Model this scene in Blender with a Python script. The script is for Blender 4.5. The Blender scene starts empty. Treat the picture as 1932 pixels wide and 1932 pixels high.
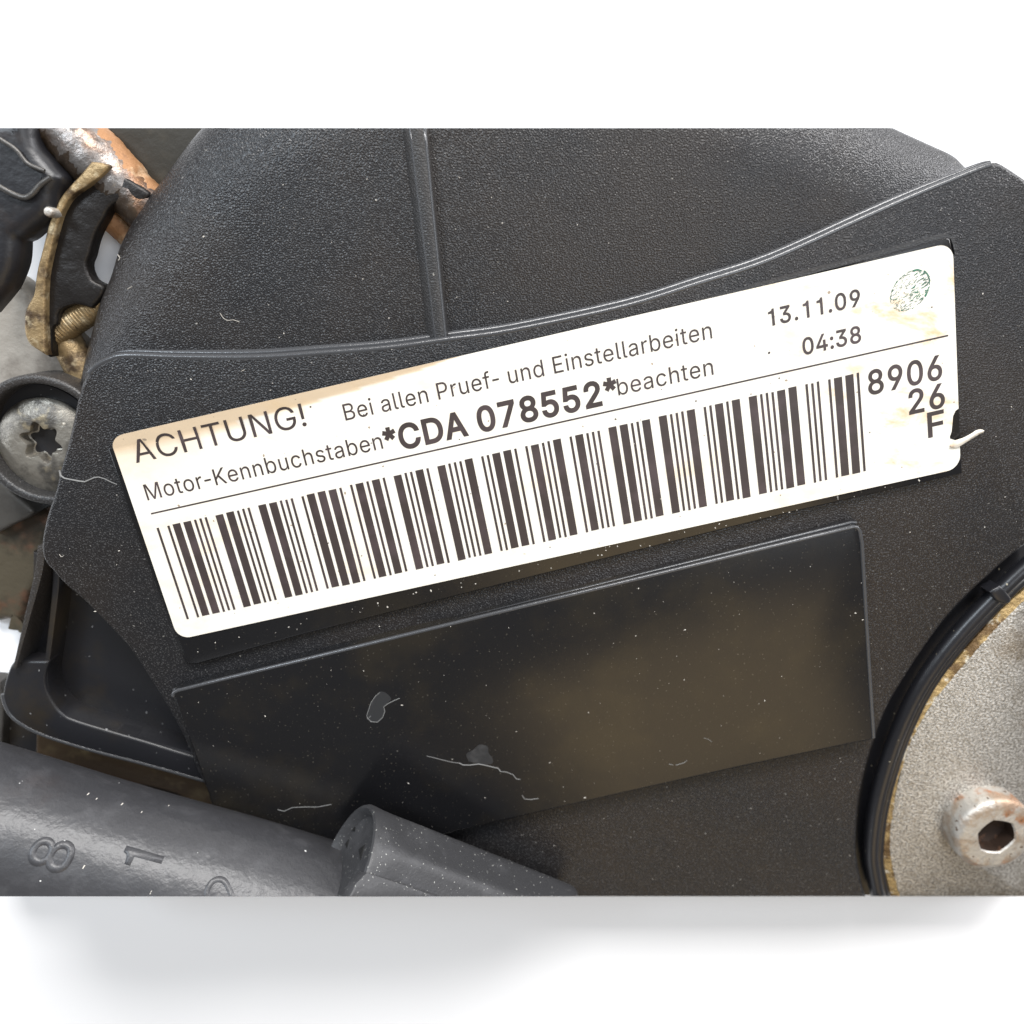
import bpy, bmesh, math, random, json
import numpy as np
from mathutils import Vector, Matrix
from mathutils.geometry import delaunay_2d_cdt

# ------------------------------------------------------------------ scene, camera, world, lamps, exposure
sc = bpy.context.scene
COL = sc.collection
U = 7.5e-5                      # one drawing unit in metres (the label is 1600 units = 0.12 m wide)
F = 1450.0                      # focal length in the same units as the 1932-wide picture plane
# camera pose recovered from the four label corners: the cover's plane is z = 0, the camera leans 16 degrees
EZ = Vector((0.0320, -0.2714, 0.9619)).normalized()      # cover normal seen from the camera
EX = (Vector((1, 0, 0)) - EZ * EZ.x).normalized()
EY = EZ.cross(EX)
T = Vector((63.5, 114.9, -1480.2))                       # label centre seen from the camera
RW = Matrix((EX, EY, EZ))                                # camera axes -> world axes
CAMP = -(RW @ T)

cam_d = bpy.data.cameras.new('camera')
cam = bpy.data.objects.new('camera', cam_d)
COL.objects.link(cam)
cam.matrix_world = Matrix.Translation(CAMP * U) @ RW.to_4x4()
cam_d.sensor_width = 36.0
cam_d.lens = 36.0 * F / 1932.0
cam_d.clip_start = 0.005
cam_d.clip_end = 50.0
cam_d.dof.use_dof = True
cam_d.dof.focus_distance = -T.z * U
cam_d.dof.aperture_fstop = 15.0
sc.camera = cam

wd = bpy.data.worlds.new('World')
sc.world = wd
wd.use_nodes = True
bg = wd.node_tree.nodes['Background']
bg.inputs[0].default_value = (1.0, 0.98, 0.97, 1)
bg.inputs[1].default_value = 0.20

def area(name, az, el, dist, size, power, color, size_y=None):
    """area lamp aimed at the label: azimuth from +x (picture right), elevation above the sheet"""
    d = bpy.data.lights.new(name, 'AREA')
    d.energy = power
    d.color = color
    d.size = size
    if size_y:
        d.shape = 'RECTANGLE'
        d.size_y = size_y
    o = bpy.data.objects.new(name, d)
    COL.objects.link(o)
    a, e = math.radians(az), math.radians(el)
    p = Vector((math.cos(a) * math.cos(e), math.sin(a) * math.cos(e), math.sin(e))) * dist
    o.location = p
    o.rotation_euler = (-p).to_track_quat('-Z', 'Y').to_euler()
    return o

area('key_softbox', 84, 32, 0.60, 0.36, 5.9, (1.0, 0.985, 0.97), 0.15)
area('overhead_fill', 26, 64, 0.60, 0.24, 1.1, (0.88, 0.935, 1.0))  # added fill with no known fixture, brightens the upper right
area('warm_fill', -60, 50, 0.60, 0.32, 0.50, (1.0, 0.73, 0.38))  # added for the warm reflection in the glossy plate, no known fixture
area('cool_fill', 248, 28, 0.60, 0.25, 0.25, (0.92, 0.95, 1.0))  # added cool fill, offsets the warm tint on the sheet
area('rim_fill', 36, 14, 0.60, 0.30, 2.6, (0.97, 0.97, 1.0), 0.14)  # added low lamp for the sheen on the right shoulder
area('left_fill', 137, 43, 0.60, 0.15, 1.75, (0.80, 0.90, 1.0))  # added lamp for the sheen on the upper left shoulder
area('west_fill', 170, 13, 0.60, 0.24, 0.8, (0.86, 0.92, 1.0), 0.12)  # added low lamp for the sheen along the left shoulder

sc.view_settings.view_transform = 'Standard'
sc.view_settings.look = 'None'
sc.view_settings.exposure = 0.0
sc.view_settings.gamma = 1.0
sc.render.engine = 'CYCLES'
random.seed(7)

# ------------------------------------------------------------------ geometry helpers (all in drawing units)
def at(px, py, h=0.0):
    """point of the real scene at height h that the picture shows at (px, py)"""
    d = RW @ Vector((px - 966.0, 965.5 - py, -F))
    return CAMP + d * ((h - CAMP.z) / d.z)

def plane_through(p0, p1, p2, keep):
    n = (p1 - p0).cross(p2 - p0).normalized()
    if n.dot(keep - p0) < 0:
        n = -n
    return p0, n

CEN = Vector((0, 0, -60))
ZB = -195.0                                             # the white sheet
# the unit is sawn off flat along four planes
CUTS = [plane_through(at(0, 241), at(1932, 241), CAMP, CEN),
        plane_through(at(0, 1690.5), at(1932, 1690.5), CAMP, CEN),
        plane_through(at(0, 1690.5, -60), at(1932, 1690.5, -60), at(0, 1690.5, -60) + Vector((0, 0, 50)), CEN),
        plane_through(at(-10, 200), at(-10, 1800), CAMP, CEN),
        plane_through(at(1942, 200), at(1942, 1800), CAMP, CEN)]

def cut(bm):
    big = [f for f in bm.faces if len(f.verts) > 4]
    if big:
        bmesh.ops.triangulate(bm, faces=big)
    for co, n in CUTS:
        g = bm.verts[:] + bm.edges[:] + bm.faces[:]
        r = bmesh.ops.bisect_plane(bm, geom=g, plane_co=co, plane_no=n, dist=1e-4, clear_inner=True)
        ed = [e for e in r['geom_cut'] if isinstance(e, bmesh.types.BMEdge) and e.is_valid and len(e.link_faces) == 1]
        if ed:
            try:
                bmesh.ops.holes_fill(bm, edges=ed, sides=0)
            except Exception:
                pass

def obj(name, bm, mat, parent=None, org=None, sharp=32, do_cut=True):
    if do_cut:
        cut(bm)
    bmesh.ops.recalc_face_normals(bm, faces=bm.faces[:])
    o0 = Vector((0, 0, 0))
    if parent is not None:
        p = parent
        while p is not None:
            o0 += Vector(p.location) / U
            p = p.parent
    if org is not None:
        o0 = org
    for v in bm.verts:
        v.co = (v.co - o0) * U
    me = bpy.data.meshes.new(name)
    bm.to_mesh(me)
    bm.free()
    me.materials.append(mat)
    me.shade_smooth()
    me.set_sharp_from_angle(angle=math.radians(sharp))
    ob = bpy.data.objects.new(name, me)
    COL.objects.link(ob)
    if parent is not None:
        ob.parent = parent
    elif org is not None:
        ob.location = o0 * U
    return ob

def thing(name, label, cat, pos, group=None):
    e = bpy.data.objects.new(name, None)
    COL.objects.link(e)
    e.location = Vector(pos) * U
    e.empty_display_size = 0.005
    e['label'] = label
    e['category'] = cat
    if group:
        e['group'] = group
    return e

def tag(o, label, cat, group=None):
    o['label'] = label
    o['category'] = cat
    if group:
        o['group'] = group
    return o

def crom(pts, n=6, closed=False):
    """smooth curve through the points"""
    P = [Vector(p) for p in pts]
    N = len(P)
    out = []
    rng = range(N) if closed else range(N - 1)
    for i in rng:
        p1, p2 = P[i], P[(i + 1) % N]
        p0 = P[(i - 1) % N] if (closed or i > 0) else p1 * 2 - p2
        p3 = P[(i + 2) % N] if (closed or i + 2 < N) else p2 * 2 - p1
        for k in range(n):
            t = k / n
            out.append(0.5 * ((2 * p1) + (p2 - p0) * t + (2 * p0 - 5 * p1 + 4 * p2 - p3) * t * t
                              + (3 * p1 - p0 - 3 * p2 + p3) * t ** 3))
    if not closed:
        out.append(P[-1])
    return out

def ccw(pl):
    a = sum(pl[i].x * pl[(i + 1) % len(pl)].y - pl[(i + 1) % len(pl)].x * pl[i].y for i in range(len(pl)))
    return pl if a > 0 else pl[::-1]

def inset(pl, d):
    """polygon (ccw, xy) moved inward by d"""
    n = len(pl)
    out = []
    for i in range(n):
        a, b, c = pl[i - 1], pl[i], pl[(i + 1) % n]
        e1, e2 = (b - a), (c - b)
        e1 = Vector((e1.x, e1.y)); e2 = Vector((e2.x, e2.y))
        if e1.length < 1e-6: e1 = e2
        if e2.length < 1e-6: e2 = e1
        e1.normalize(); e2.normalize()
        n1, n2 = Vector((-e1.y, e1.x)), Vector((-e2.y, e2.x))
        m = n1 + n2
        if m.length < 1e-4:
            m = n1
        m.normalize()
        k = d / max(0.45, m.dot(n1))
        out.append(Vector((b.x + m.x * k, b.y + m.y * k, b.z)))
    return out

def tess(loops):
    """triangles filling a set of outlines (non-zero winding), also where outlines overlap"""
    vs, es, lp = [], [], []
    for l in loops:
        i0 = len(vs)
        vs += [Vector((p[0], p[1])) for p in l]
        es += [(i0 + i, i0 + (i + 1) % len(l)) for i in range(len(l))]
    V, _, Fc, orig, _, _ = delaunay_2d_cdt(vs, es, [], 0, 1e-4)
    out = []
    for f in Fc:
        c = sum((V[i] for i in f), Vector((0, 0))) / len(f)
        w = 0
        for l in loops:
            n = len(l)
            for i in range(n):
                a, b = l[i], l[(i + 1) % n]
                s = (b[0] - a[0]) * (c.y - a[1]) - (c.x - a[0]) * (b[1] - a[1])
                if a[1] <= c.y < b[1] and s > 0:
                    w += 1
                elif b[1] <= c.y < a[1] and s < 0:
                    w -= 1
        if w:
            out.append(tuple(f))
    return V, out, orig

def cap(bm, ring, z):
    V, Fc, orig = tess([[(v.co.x, v.co.y) for v in ring]])
    B = [ring[o[0]] if o else bm.verts.new((p.x, p.y, z)) for p, o in zip(V, orig)]
    for f in Fc:
        q = [B[i] for i in f]
        if len(set(q)) == 3:
            try:
                bm.faces.new(q)
            except ValueError:
                pass

def loft(bm, rings, cap0=True, cap1=True, closed=True):
    vs = [[bm.verts.new(p) for p in r] for r in rings]
    n = len(vs[0])
    for a, b in zip(vs[:-1], vs[1:]):
        for i in range(n if closed else n - 1):
            j = (i + 1) % n
            try:
                bm.faces.new((a[i], a[j], b[j], b[i]))
            except ValueError:
                pass
    if cap0:
        bm.faces.new(vs[0][::-1])
    if cap1:
        bm.faces.new(vs[-1])
    return vs

def outline(px_pts, h):
    pts = ccw([at(p[0], p[1], h) for p in px_pts])
    out = []
    for p in pts:
        if not out or (p - out[-1]).length > 0.4:
            out.append(p)
    if (out[0] - out[-1]).length < 0.4:
        out.pop()
    return out

def slab(bm, px_pts, h, zlow, bev=5, steps=4, tilt=None):
    """a flat-topped body with rounded top edges, drawn by its outline at height h"""
    pl = outline(px_pts, h)
    rings = [[Vector((p.x, p.y, zlow)) for p in pl]]
    for k in range(steps + 1):
        a = math.pi / 2 * k / steps
        q = inset(pl, bev * (1 - math.cos(a))) if k else pl
        rings.append([Vector((p.x, p.y, h - bev + bev * math.sin(a))) for p in q])
    if tilt:
        for r in rings[1:]:
            for p in r:
                p.z += tilt(p)
    vs = loft(bm, rings, False, False)
    cap(bm, vs[0], zlow)
    cap(bm, vs[-1], h)

def tube(bm, path, rad, seg=24, caps=True, ell=1.0, up=Vector((0, 0, 1))):
    """path of points, radius number or list"""
    n = len(path)
    rings = []
    for i, p in enumerate(path):
        t = (path[min(i + 1, n - 1)] - path[max(i - 1, 0)]).normalized()
        s = t.cross(up)
        if s.length < 1e-3:
            s = t.cross(Vector((0, 1, 0)))
        s.normalize()
        u = s.cross(t).normalized()
        r = rad[i] if isinstance(rad, (list, tuple)) else rad
        rings.append([p + s * (r * math.cos(2 * math.pi * k / seg)) + u * (r * ell * math.sin(2 * math.pi * k / seg)) for k in range(seg)])
    loft(bm, rings, caps, caps)
    return rings

def lathe(bm, c, prof, seg=64, lobes=None):
    """profile of (radius, z) about the vertical through c; lobes(ang, r) changes a ring"""
    rings = []
    for r, z in prof:
        ring = []
        for k in range(seg):
            a = 2 * math.pi * k / seg
            rr = r
            if lobes:
                rr = lobes(a, r, z)
            ring.append(Vector((c.x + rr * math.cos(a), c.y + rr * math.sin(a), z)))
        rings.append(ring)
    loft(bm, rings)

def ribbon(bm, pts, w, lift, hfun, tall=None):
    """a thin raised thread along picture points on a surface of height hfun"""
    P = [at(x, y, hfun(x, y)) for x, y in pts]
    n = len(P)
    rings = []
    for i, p in enumerate(P):
        t = (P[min(i + 1, n - 1)] - P[max(i - 1, 0)])
        t.z = 0
        if t.length < 1e-6:
            t = Vector((1, 0, 0))
        t.normalize()
        s = Vector((-t.y, t.x, 0))
        ww = (w[i] if isinstance(w, list) else w) * 0.5
        rings.append([p - s * ww + Vector((0, 0, -0.5)), p - s * ww * 0.5 + Vector((0, 0, lift)),
                      p + s * ww * 0.5 + Vector((0, 0, lift)), p + s * ww + Vector((0, 0, -0.5))])
    loft(bm, rings)

# ------------------------------------------------------------------ materials
class NT:
    def __init__(s, name):
        s.m = bpy.data.materials.new(name)
        s.m.use_nodes = True
        s.t = s.m.node_tree
        s.b = s.t.nodes['Principled BSDF']
        s.tc = s.t.nodes.new('ShaderNodeTexCoord')
        s.nrm = None
    def n(s, typ, **kw):
        x = s.t.nodes.new(typ)
        for k, v in kw.items():
            setattr(x, k, v)
        return x
    def l(s, a, b):
        s.t.links.new(a, b)
    def noise(s, scale, detail=3, rough=0.55, dist=0.0, stretch=None):
        x = s.n('ShaderNodeTexNoise')
        x.inputs['Scale'].default_value = scale
        x.inputs['Detail'].default_value = detail
        x.inputs['Roughness'].default_value = rough
        x.inputs['Distortion'].default_value = dist
        v = s.tc.outputs['Object']
        if stretch:
            mp = s.n('ShaderNodeMapping')
            mp.inputs['Rotation'].default_value = (0, 0, stretch[0])
            mp.inputs['Scale'].default_value = stretch[1]
            s.l(v, mp.inputs[0])
            v = mp.outputs[0]
        s.l(v, x.inputs['Vector'])
        return x.outputs[0]
    def ramp(s, v, lo, hi, smooth=True):
        x = s.n('ShaderNodeMapRange')
        if smooth:
            x.interpolation_type = 'SMOOTHSTEP'
        x.inputs[1].default_value = lo
        x.inputs[2].default_value = hi
        s.l(v, x.inputs[0])
        return x.outputs[0]
    def mul(s, a, b):
        x = s.n('ShaderNodeMath', operation='MULTIPLY')
        s.l(a, x.inputs[0])
        if isinstance(b, (int, float)):
            x.inputs[1].default_value = b
        else:
            s.l(b, x.inputs[1])
        return x.outputs[0]
    def mix(s, fac, a, b):
        x = s.n('ShaderNodeMix', data_type='RGBA')
        s.l(fac, x.inputs[0])
        for v, i in ((a, 6), (b, 7)):
            if isinstance(v, tuple):
                x.inputs[i].default_value = (*v, 1)
            else:
                s.l(v, x.inputs[i])
        return x.outputs[2]
    def bump(s, h, strength, dist):
        x = s.n('ShaderNodeBump')
        x.inputs['Strength'].default_value = strength
        x.inputs['Distance'].default_value = dist
        s.l(h, x.inputs['Height'])
        if s.nrm:
            s.l(s.nrm, x.inputs['Normal'])
        s.nrm = x.outputs[0]
    def done(s, col, rough, metal=0.0, spec=0.5):
        for v, k in ((col, 'Base Color'), (rough, 'Roughness'), (metal, 'Metallic'), (spec, 'Specular IOR Level')):
            i = s.b.inputs[k]
            if isinstance(v, tuple):
                i.default_value = (*v, 1)
            elif isinstance(v, (int, float)):
                i.default_value = v
            else:
                s.l(v, i)
        if s.nrm:
            s.l(s.nrm, s.b.inputs['Normal'])
        return s.m

def simple(name, base, rough, metal=0.0, spec=0.5, stains=(), bumps=(), specks=()):
    """stains: (colour, scale, lo, hi, amount); bumps: (scale, strength, dist, detail); specks: (colour, scale, threshold)"""
    t = NT(name)
    c = base
    for col, scl, lo, hi, amt in stains:
        f = t.mul(t.ramp(t.noise(scl, 5, 0.6), lo, hi), amt)
        c = t.mix(f, c, col)
    for col, scl, th in specks:
        f = t.ramp(t.noise(scl, 1, 0.5), th, th + 0.03)
        c = t.mix(f, c, col)
    for b in bumps:
        t.bump(t.noise(b[0], b[3] if len(b) > 3 else 2, 0.6), b[1], b[2])
    return t.done(c, rough, metal, spec)

def grained(name, base, rough, grain=1.0, spec=0.5, dust=0.0):
    """moulded black plastic with a leathery grain"""
    t = NT(name)
    film = t.mul(t.ramp(t.noise(28, 4, 0.6), 0.42, 0.68), 0.5)
    c = t.mix(film, base, (base[0] * 1.7 + 0.003, base[1] * 1.35 + 0.001, base[2] * 0.95))
    sp = t.ramp(t.noise(2300, 1, 0.5), 0.755 - dust, 0.80 - dust)
    c = t.mix(t.mul(sp, 0.5), c, (0.42, 0.40, 0.36))
    if grain > 0:
        pit = t.noise(4600, 0, 0.5)
        t.bump(t.noise(800, 2, 0.55), 0.10 * grain, 0.00028)
        t.bump(pit, 1.0 * grain, 0.00022)
        c = t.mix(t.mul(t.ramp(pit, 0.56, 0.80), min(0.9, 1.15 * grain)), c, (0.092, 0.090, 0.090))
    r = t.n('ShaderNodeMapRange')
    r.inputs[3].default_value = rough - 0.06
    r.inputs[4].default_value = rough + 0.10
    t.l(t.noise(160, 3), r.inputs[0])
    return t.done(c, r.outputs[0], 0.0, spec)

M_GRAIN = grained('grained_black_plastic', (0.0110, 0.0108, 0.0118), 0.32, 0.46, 0.42)
M_FINE = grained('fine_black_plastic', (0.020, 0.020, 0.021), 0.42, 0.35)
M_EDGE = simple('highlight_smooth_edge', (0.045, 0.046, 0.049), 0.22, 0, 0.5, bumps=[(2500, 0.2, 0.0001)])  # base colour lightened to paint in part of the edge highlight
M_GLOSS = simple('smooth_black_plastic', (0.006, 0.006, 0.0068), 0.235, 0, 0.5,
                 stains=[((0.016, 0.013, 0.009), 60, 0.45, 0.7, 0.8)],
                 bumps=[(900, 0.05, 0.0001, 2)],
                 specks=[((0.05, 0.045, 0.036), 2600, 0.71)])
M_TRAY = simple('tray_black_plastic', (0.012, 0.012, 0.014), 0.38, 0, 0.5,
                stains=[((0.03, 0.022, 0.012), 50, 0.5, 0.7, 0.7)], bumps=[(1200, 0.12, 0.0001)],
                specks=[((0.25, 0.25, 0.25), 1300, 0.765)])
M_RUBBER = simple('grey_rubber', (0.034, 0.034, 0.037), 0.40, 0, 0.5,
                  stains=[((0.06, 0.06, 0.064), 260, 0.50, 0.72, 0.6), ((0.045, 0.032, 0.028), 60, 0.55, 0.75, 0.5)],
                  bumps=[(160, 0.35, 0.0009, 5), (1500, 0.3, 0.00012)],
                  specks=[((0.6, 0.6, 0.58), 1000, 0.785)])
M_BOOT = simple('grey_boot_plastic', (0.030, 0.030, 0.032), 0.5, 0, 0.5,
                stains=[((0.05, 0.05, 0.053), 200, 0.48, 0.7, 0.7)],
                bumps=[(1800, 0.4, 0.00012), (260, 0.15, 0.0004)],
                specks=[((0.30, 0.30, 0.28), 3000, 0.72)])
M_SEAL = simple('black_seal_rubber', (0.010, 0.010, 0.012), 0.33, 0, 0.5, bumps=[(700, 0.15, 0.0002)],
                specks=[((0.3, 0.27, 0.2), 1500, 0.765)])
M_BLACK = simple('black_hose_rubber', (0.008, 0.008, 0.010), 0.40, 0, 0.5, bumps=[(300, 0.3, 0.0005, 4)],
                 stains=[((0.03, 0.02, 0.015), 120, 0.5, 0.75, 0.8)])
M_DARK = simple('oily_dark_metal', (0.030, 0.027, 0.021), 0.55, 0.2, 0.4,
                stains=[((0.06, 0.05, 0.035), 130, 0.45, 0.7, 0.8)], bumps=[(400, 0.3, 0.0004, 4)])
M_ALLOY = simple('cast_alloy', (0.34, 0.31, 0.27), 0.55, 0.35, 0.5,
                 stains=[((0.14, 0.12, 0.10), 90, 0.45, 0.65, 0.9)], bumps=[(500, 0.35, 0.0004, 4)])
M_GREYCAST = simple('grey_cast_metal', (0.07, 0.066, 0.06), 0.5, 0.3, 0.5,
                    stains=[((0.03, 0.027, 0.024), 120, 0.4, 0.7, 0.8)], bumps=[(400, 0.3, 0.0004, 4)])
M_BROWNCAST = simple('rust_stained_casting', (0.09, 0.075, 0.05), 0.5, 0.4, 0.5,
                     stains=[((0.16, 0.07, 0.04), 80, 0.5, 0.62, 0.8), ((0.03, 0.026, 0.018), 110, 0.5, 0.66, 0.9)],
                     bumps=[(350, 0.4, 0.0005, 4)])
M_TAN = simple('yellowed_steel_edge', (0.29, 0.205, 0.105), 0.42, 0.55, 0.5,
               stains=[((0.05, 0.03, 0.018), 230, 0.47, 0.62, 0.9), ((0.52, 0.43, 0.28), 420, 0.54, 0.68, 0.7)],
               bumps=[(700, 0.6, 0.0004, 5)])
M_BLACKSTEEL = simple('blackened_steel', (0.016, 0.014, 0.013), 0.42, 0.5, 0.5,
                      stains=[((0.10, 0.075, 0.04), 300, 0.63, 0.75, 0.8)], bumps=[(500, 0.5, 0.0004, 4)])
M_RUST = simple('rusty_bright_steel', (0.24, 0.225, 0.215), 0.40, 0.85, 0.5,
                stains=[((0.06, 0.05, 0.045), 90, 0.5, 0.62, 0.9), ((0.20, 0.095, 0.04), 110, 0.46, 0.66, 0.9), ((0.10, 0.07, 0.05), 260, 0.55, 0.7, 0.8)],
                bumps=[(400, 0.6, 0.0006, 5)])
M_SOCKET = simple('dark_rusted_socket', (0.030, 0.017, 0.011), 0.6, 0.3, 0.4, stains=[((0.16, 0.08, 0.045), 500, 0.55, 0.68, 0.8)])
M_BROWNRUST = simple('brown_rust', (0.20, 0.10, 0.045), 0.7, 0.1, 0.4, stains=[((0.40, 0.24, 0.12), 300, 0.5, 0.7, 0.8), ((0.07, 0.04, 0.02), 330, 0.5, 0.66, 0.8)], bumps=[(700, 0.7, 0.0005, 5)])
M_GRIME = simple('oily_brown_grime', (0.035, 0.024, 0.016), 0.38, 0.2, 0.5, stains=[((0.10, 0.06, 0.03), 220, 0.52, 0.7, 0.7)], bumps=[(420, 0.5, 0.0005, 5)])
M_ORANGE = simple('orange_rust', (0.30, 0.15, 0.065), 0.6, 0.3, 0.5,
                  stains=[((0.62, 0.46, 0.30), 220, 0.5, 0.65, 0.8), ((0.16, 0.08, 0.04), 300, 0.55, 0.7, 0.8)],
                  bumps=[(500, 0.6, 0.0006, 5)])
M_BRASS = simple('tan_metal', (0.075, 0.047, 0.024), 0.42, 0.4, 0.5,
                 stains=[((0.20, 0.15, 0.075), 130, 0.5, 0.68, 0.8)], bumps=[(600, 0.3, 0.0003, 3)])
M_TORX = simple('dirty_bolt_steel', (0.27, 0.25, 0.215), 0.42, 0.7, 0.5,
                stains=[((0.07, 0.065, 0.06), 190, 0.46, 0.64, 0.8), ((0.36, 0.30, 0.20), 230, 0.58, 0.70, 0.8)],
                bumps=[(420, 0.5, 0.0005, 5)], specks=[((0.55, 0.5, 0.42), 900, 0.75)])
M_ZINC = simple('zinc_bolt_steel', (0.47, 0.445, 0.405), 0.47, 0.65, 0.5,
                stains=[((0.38, 0.15, 0.05), 170, 0.53, 0.63, 0.9), ((0.34, 0.26, 0.19), 260, 0.46, 0.62, 0.8)],
                bumps=[(600, 0.6, 0.0005, 5)], specks=[((0.14, 0.10, 0.07), 1300, 0.70)])
M_PAPERTEAR = simple('torn_paper', (0.78, 0.72, 0.62), 0.7, 0, 0.3, stains=[((0.5, 0.32, 0.18), 220, 0.5, 0.66, 0.7)])
M_INK = simple('black_print', (0.040, 0.030, 0.028), 0.42, 0, 0.4,
               stains=[((0.062, 0.045, 0.046), 160, 0.45, 0.65, 0.9)], specks=[((0.5, 0.46, 0.42), 1300, 0.80)])
M_GREEN = simple('green_print', (0.01, 0.13, 0.075), 0.5, 0, 0.4, stains=[((0.03, 0.07, 0.055), 500, 0.5, 0.6, 0.7)])
M_DUST = simple('pale_lint', (0.50, 0.47, 0.42), 0.8, 0, 0.2)
M_SMUDGE = simple('dried_smudge', (0.020, 0.021, 0.023), 0.45, 0, 0.4, stains=[((0.05, 0.05, 0.052), 400, 0.5, 0.7, 0.6)])
M_SCUFF = simple('grey_scuff', (0.20, 0.20, 0.195), 0.6, 0, 0.3)
M_SHEET = simple('white_sheet', (0.86, 0.86, 0.87), 0.8, 0, 0.2)

def disc_mat():
    t = NT('machined_disc_metal')
    c = t.mix(t.ramp(t.noise(3400, 1, 0.6, 0, (0.2, (0.75, 1, 1))), 0.34, 0.68), (0.22, 0.205, 0.18), (0.62, 0.59, 0.545))
    c = t.mix(t.mul(t.ramp(t.noise(700, 4, 0.7), 0.50, 0.66), 0.5), c, (0.27, 0.245, 0.205))
    # oily brown dirt, heavier towards the bolt's lower side and the rim
    c = t.mix(t.mul(t.ramp(t.noise(60, 5, 0.65), 0.54, 0.72), 0.6), c, (0.15, 0.105, 0.055))
    c = t.mix(t.mul(t.ramp(t.noise(1500, 3, 0.6), 0.60, 0.72), 0.6), c, (0.13, 0.10, 0.06))
    # greasy dirt gathered on the lower part of the disc
    sx = t.n('ShaderNodeSeparateXYZ')
    t.l(t.tc.outputs['Object'], sx.inputs[0])
    low = t.ramp(sx.outputs[1], 0.002, -0.011)
    c = t.mix(t.mul(t.mul(low, t.ramp(t.noise(330, 5, 0.7), 0.40, 0.62)), 0.85), c, (0.11, 0.075, 0.035))
    t.bump(t.noise(3400, 1, 0.6, 0, (0.2, (0.75, 1, 1))), 0.8, 0.00022)
    return t.done(c, 0.42, 0.65, 0.5)
M_DISC = disc_mat()
M_RIMDIRT = simple('yellow_corroded_rim', (0.36, 0.25, 0.11), 0.5, 0.5, 0.5,
                   stains=[((0.12, 0.07, 0.03), 350, 0.48, 0.6, 0.9), ((0.62, 0.58, 0.48), 420, 0.56, 0.66, 0.9)],
                   bumps=[(900, 0.9, 0.0006, 5)])

def paper_mat():
    """off-white label paper; brown dirt and painted shade on the lifted upper left edge, foxing to the right"""
    t = NT('label_paper')
    c = (0.70, 0.67, 0.60)
    c = t.mix(t.mul(t.ramp(t.noise(130, 5, 0.62, 0.5, (0.22, (0.5, 1, 1))), 0.56, 0.70), 0.42), c, (0.72, 0.58, 0.38))
    at_ = t.n('ShaderNodeAttribute', attribute_name='stain_shade')
    c = t.mix(at_.outputs['Fac'], c, (0.60, 0.40, 0.195))
    at2 = t.n('ShaderNodeAttribute', attribute_name='foxing')
    c = t.mix(t.mul(t.mul(t.ramp(t.noise(240, 5, 0.65, 0.3, (0.22, (0.5, 1, 1))), 0.50, 0.70), at2.outputs['Fac']), 0.8), c, (0.60, 0.42, 0.25))
    c = t.mix(t.ramp(t.noise(1250, 0, 0.5), 0.83, 0.86), c, (0.30, 0.24, 0.18))
    t.bump(t.noise(150, 4, 0.55), 0.14, 0.0006)
    return t.done(c, 0.55, 0.0, 0.35)
M_PAPER = paper_mat()

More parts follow.
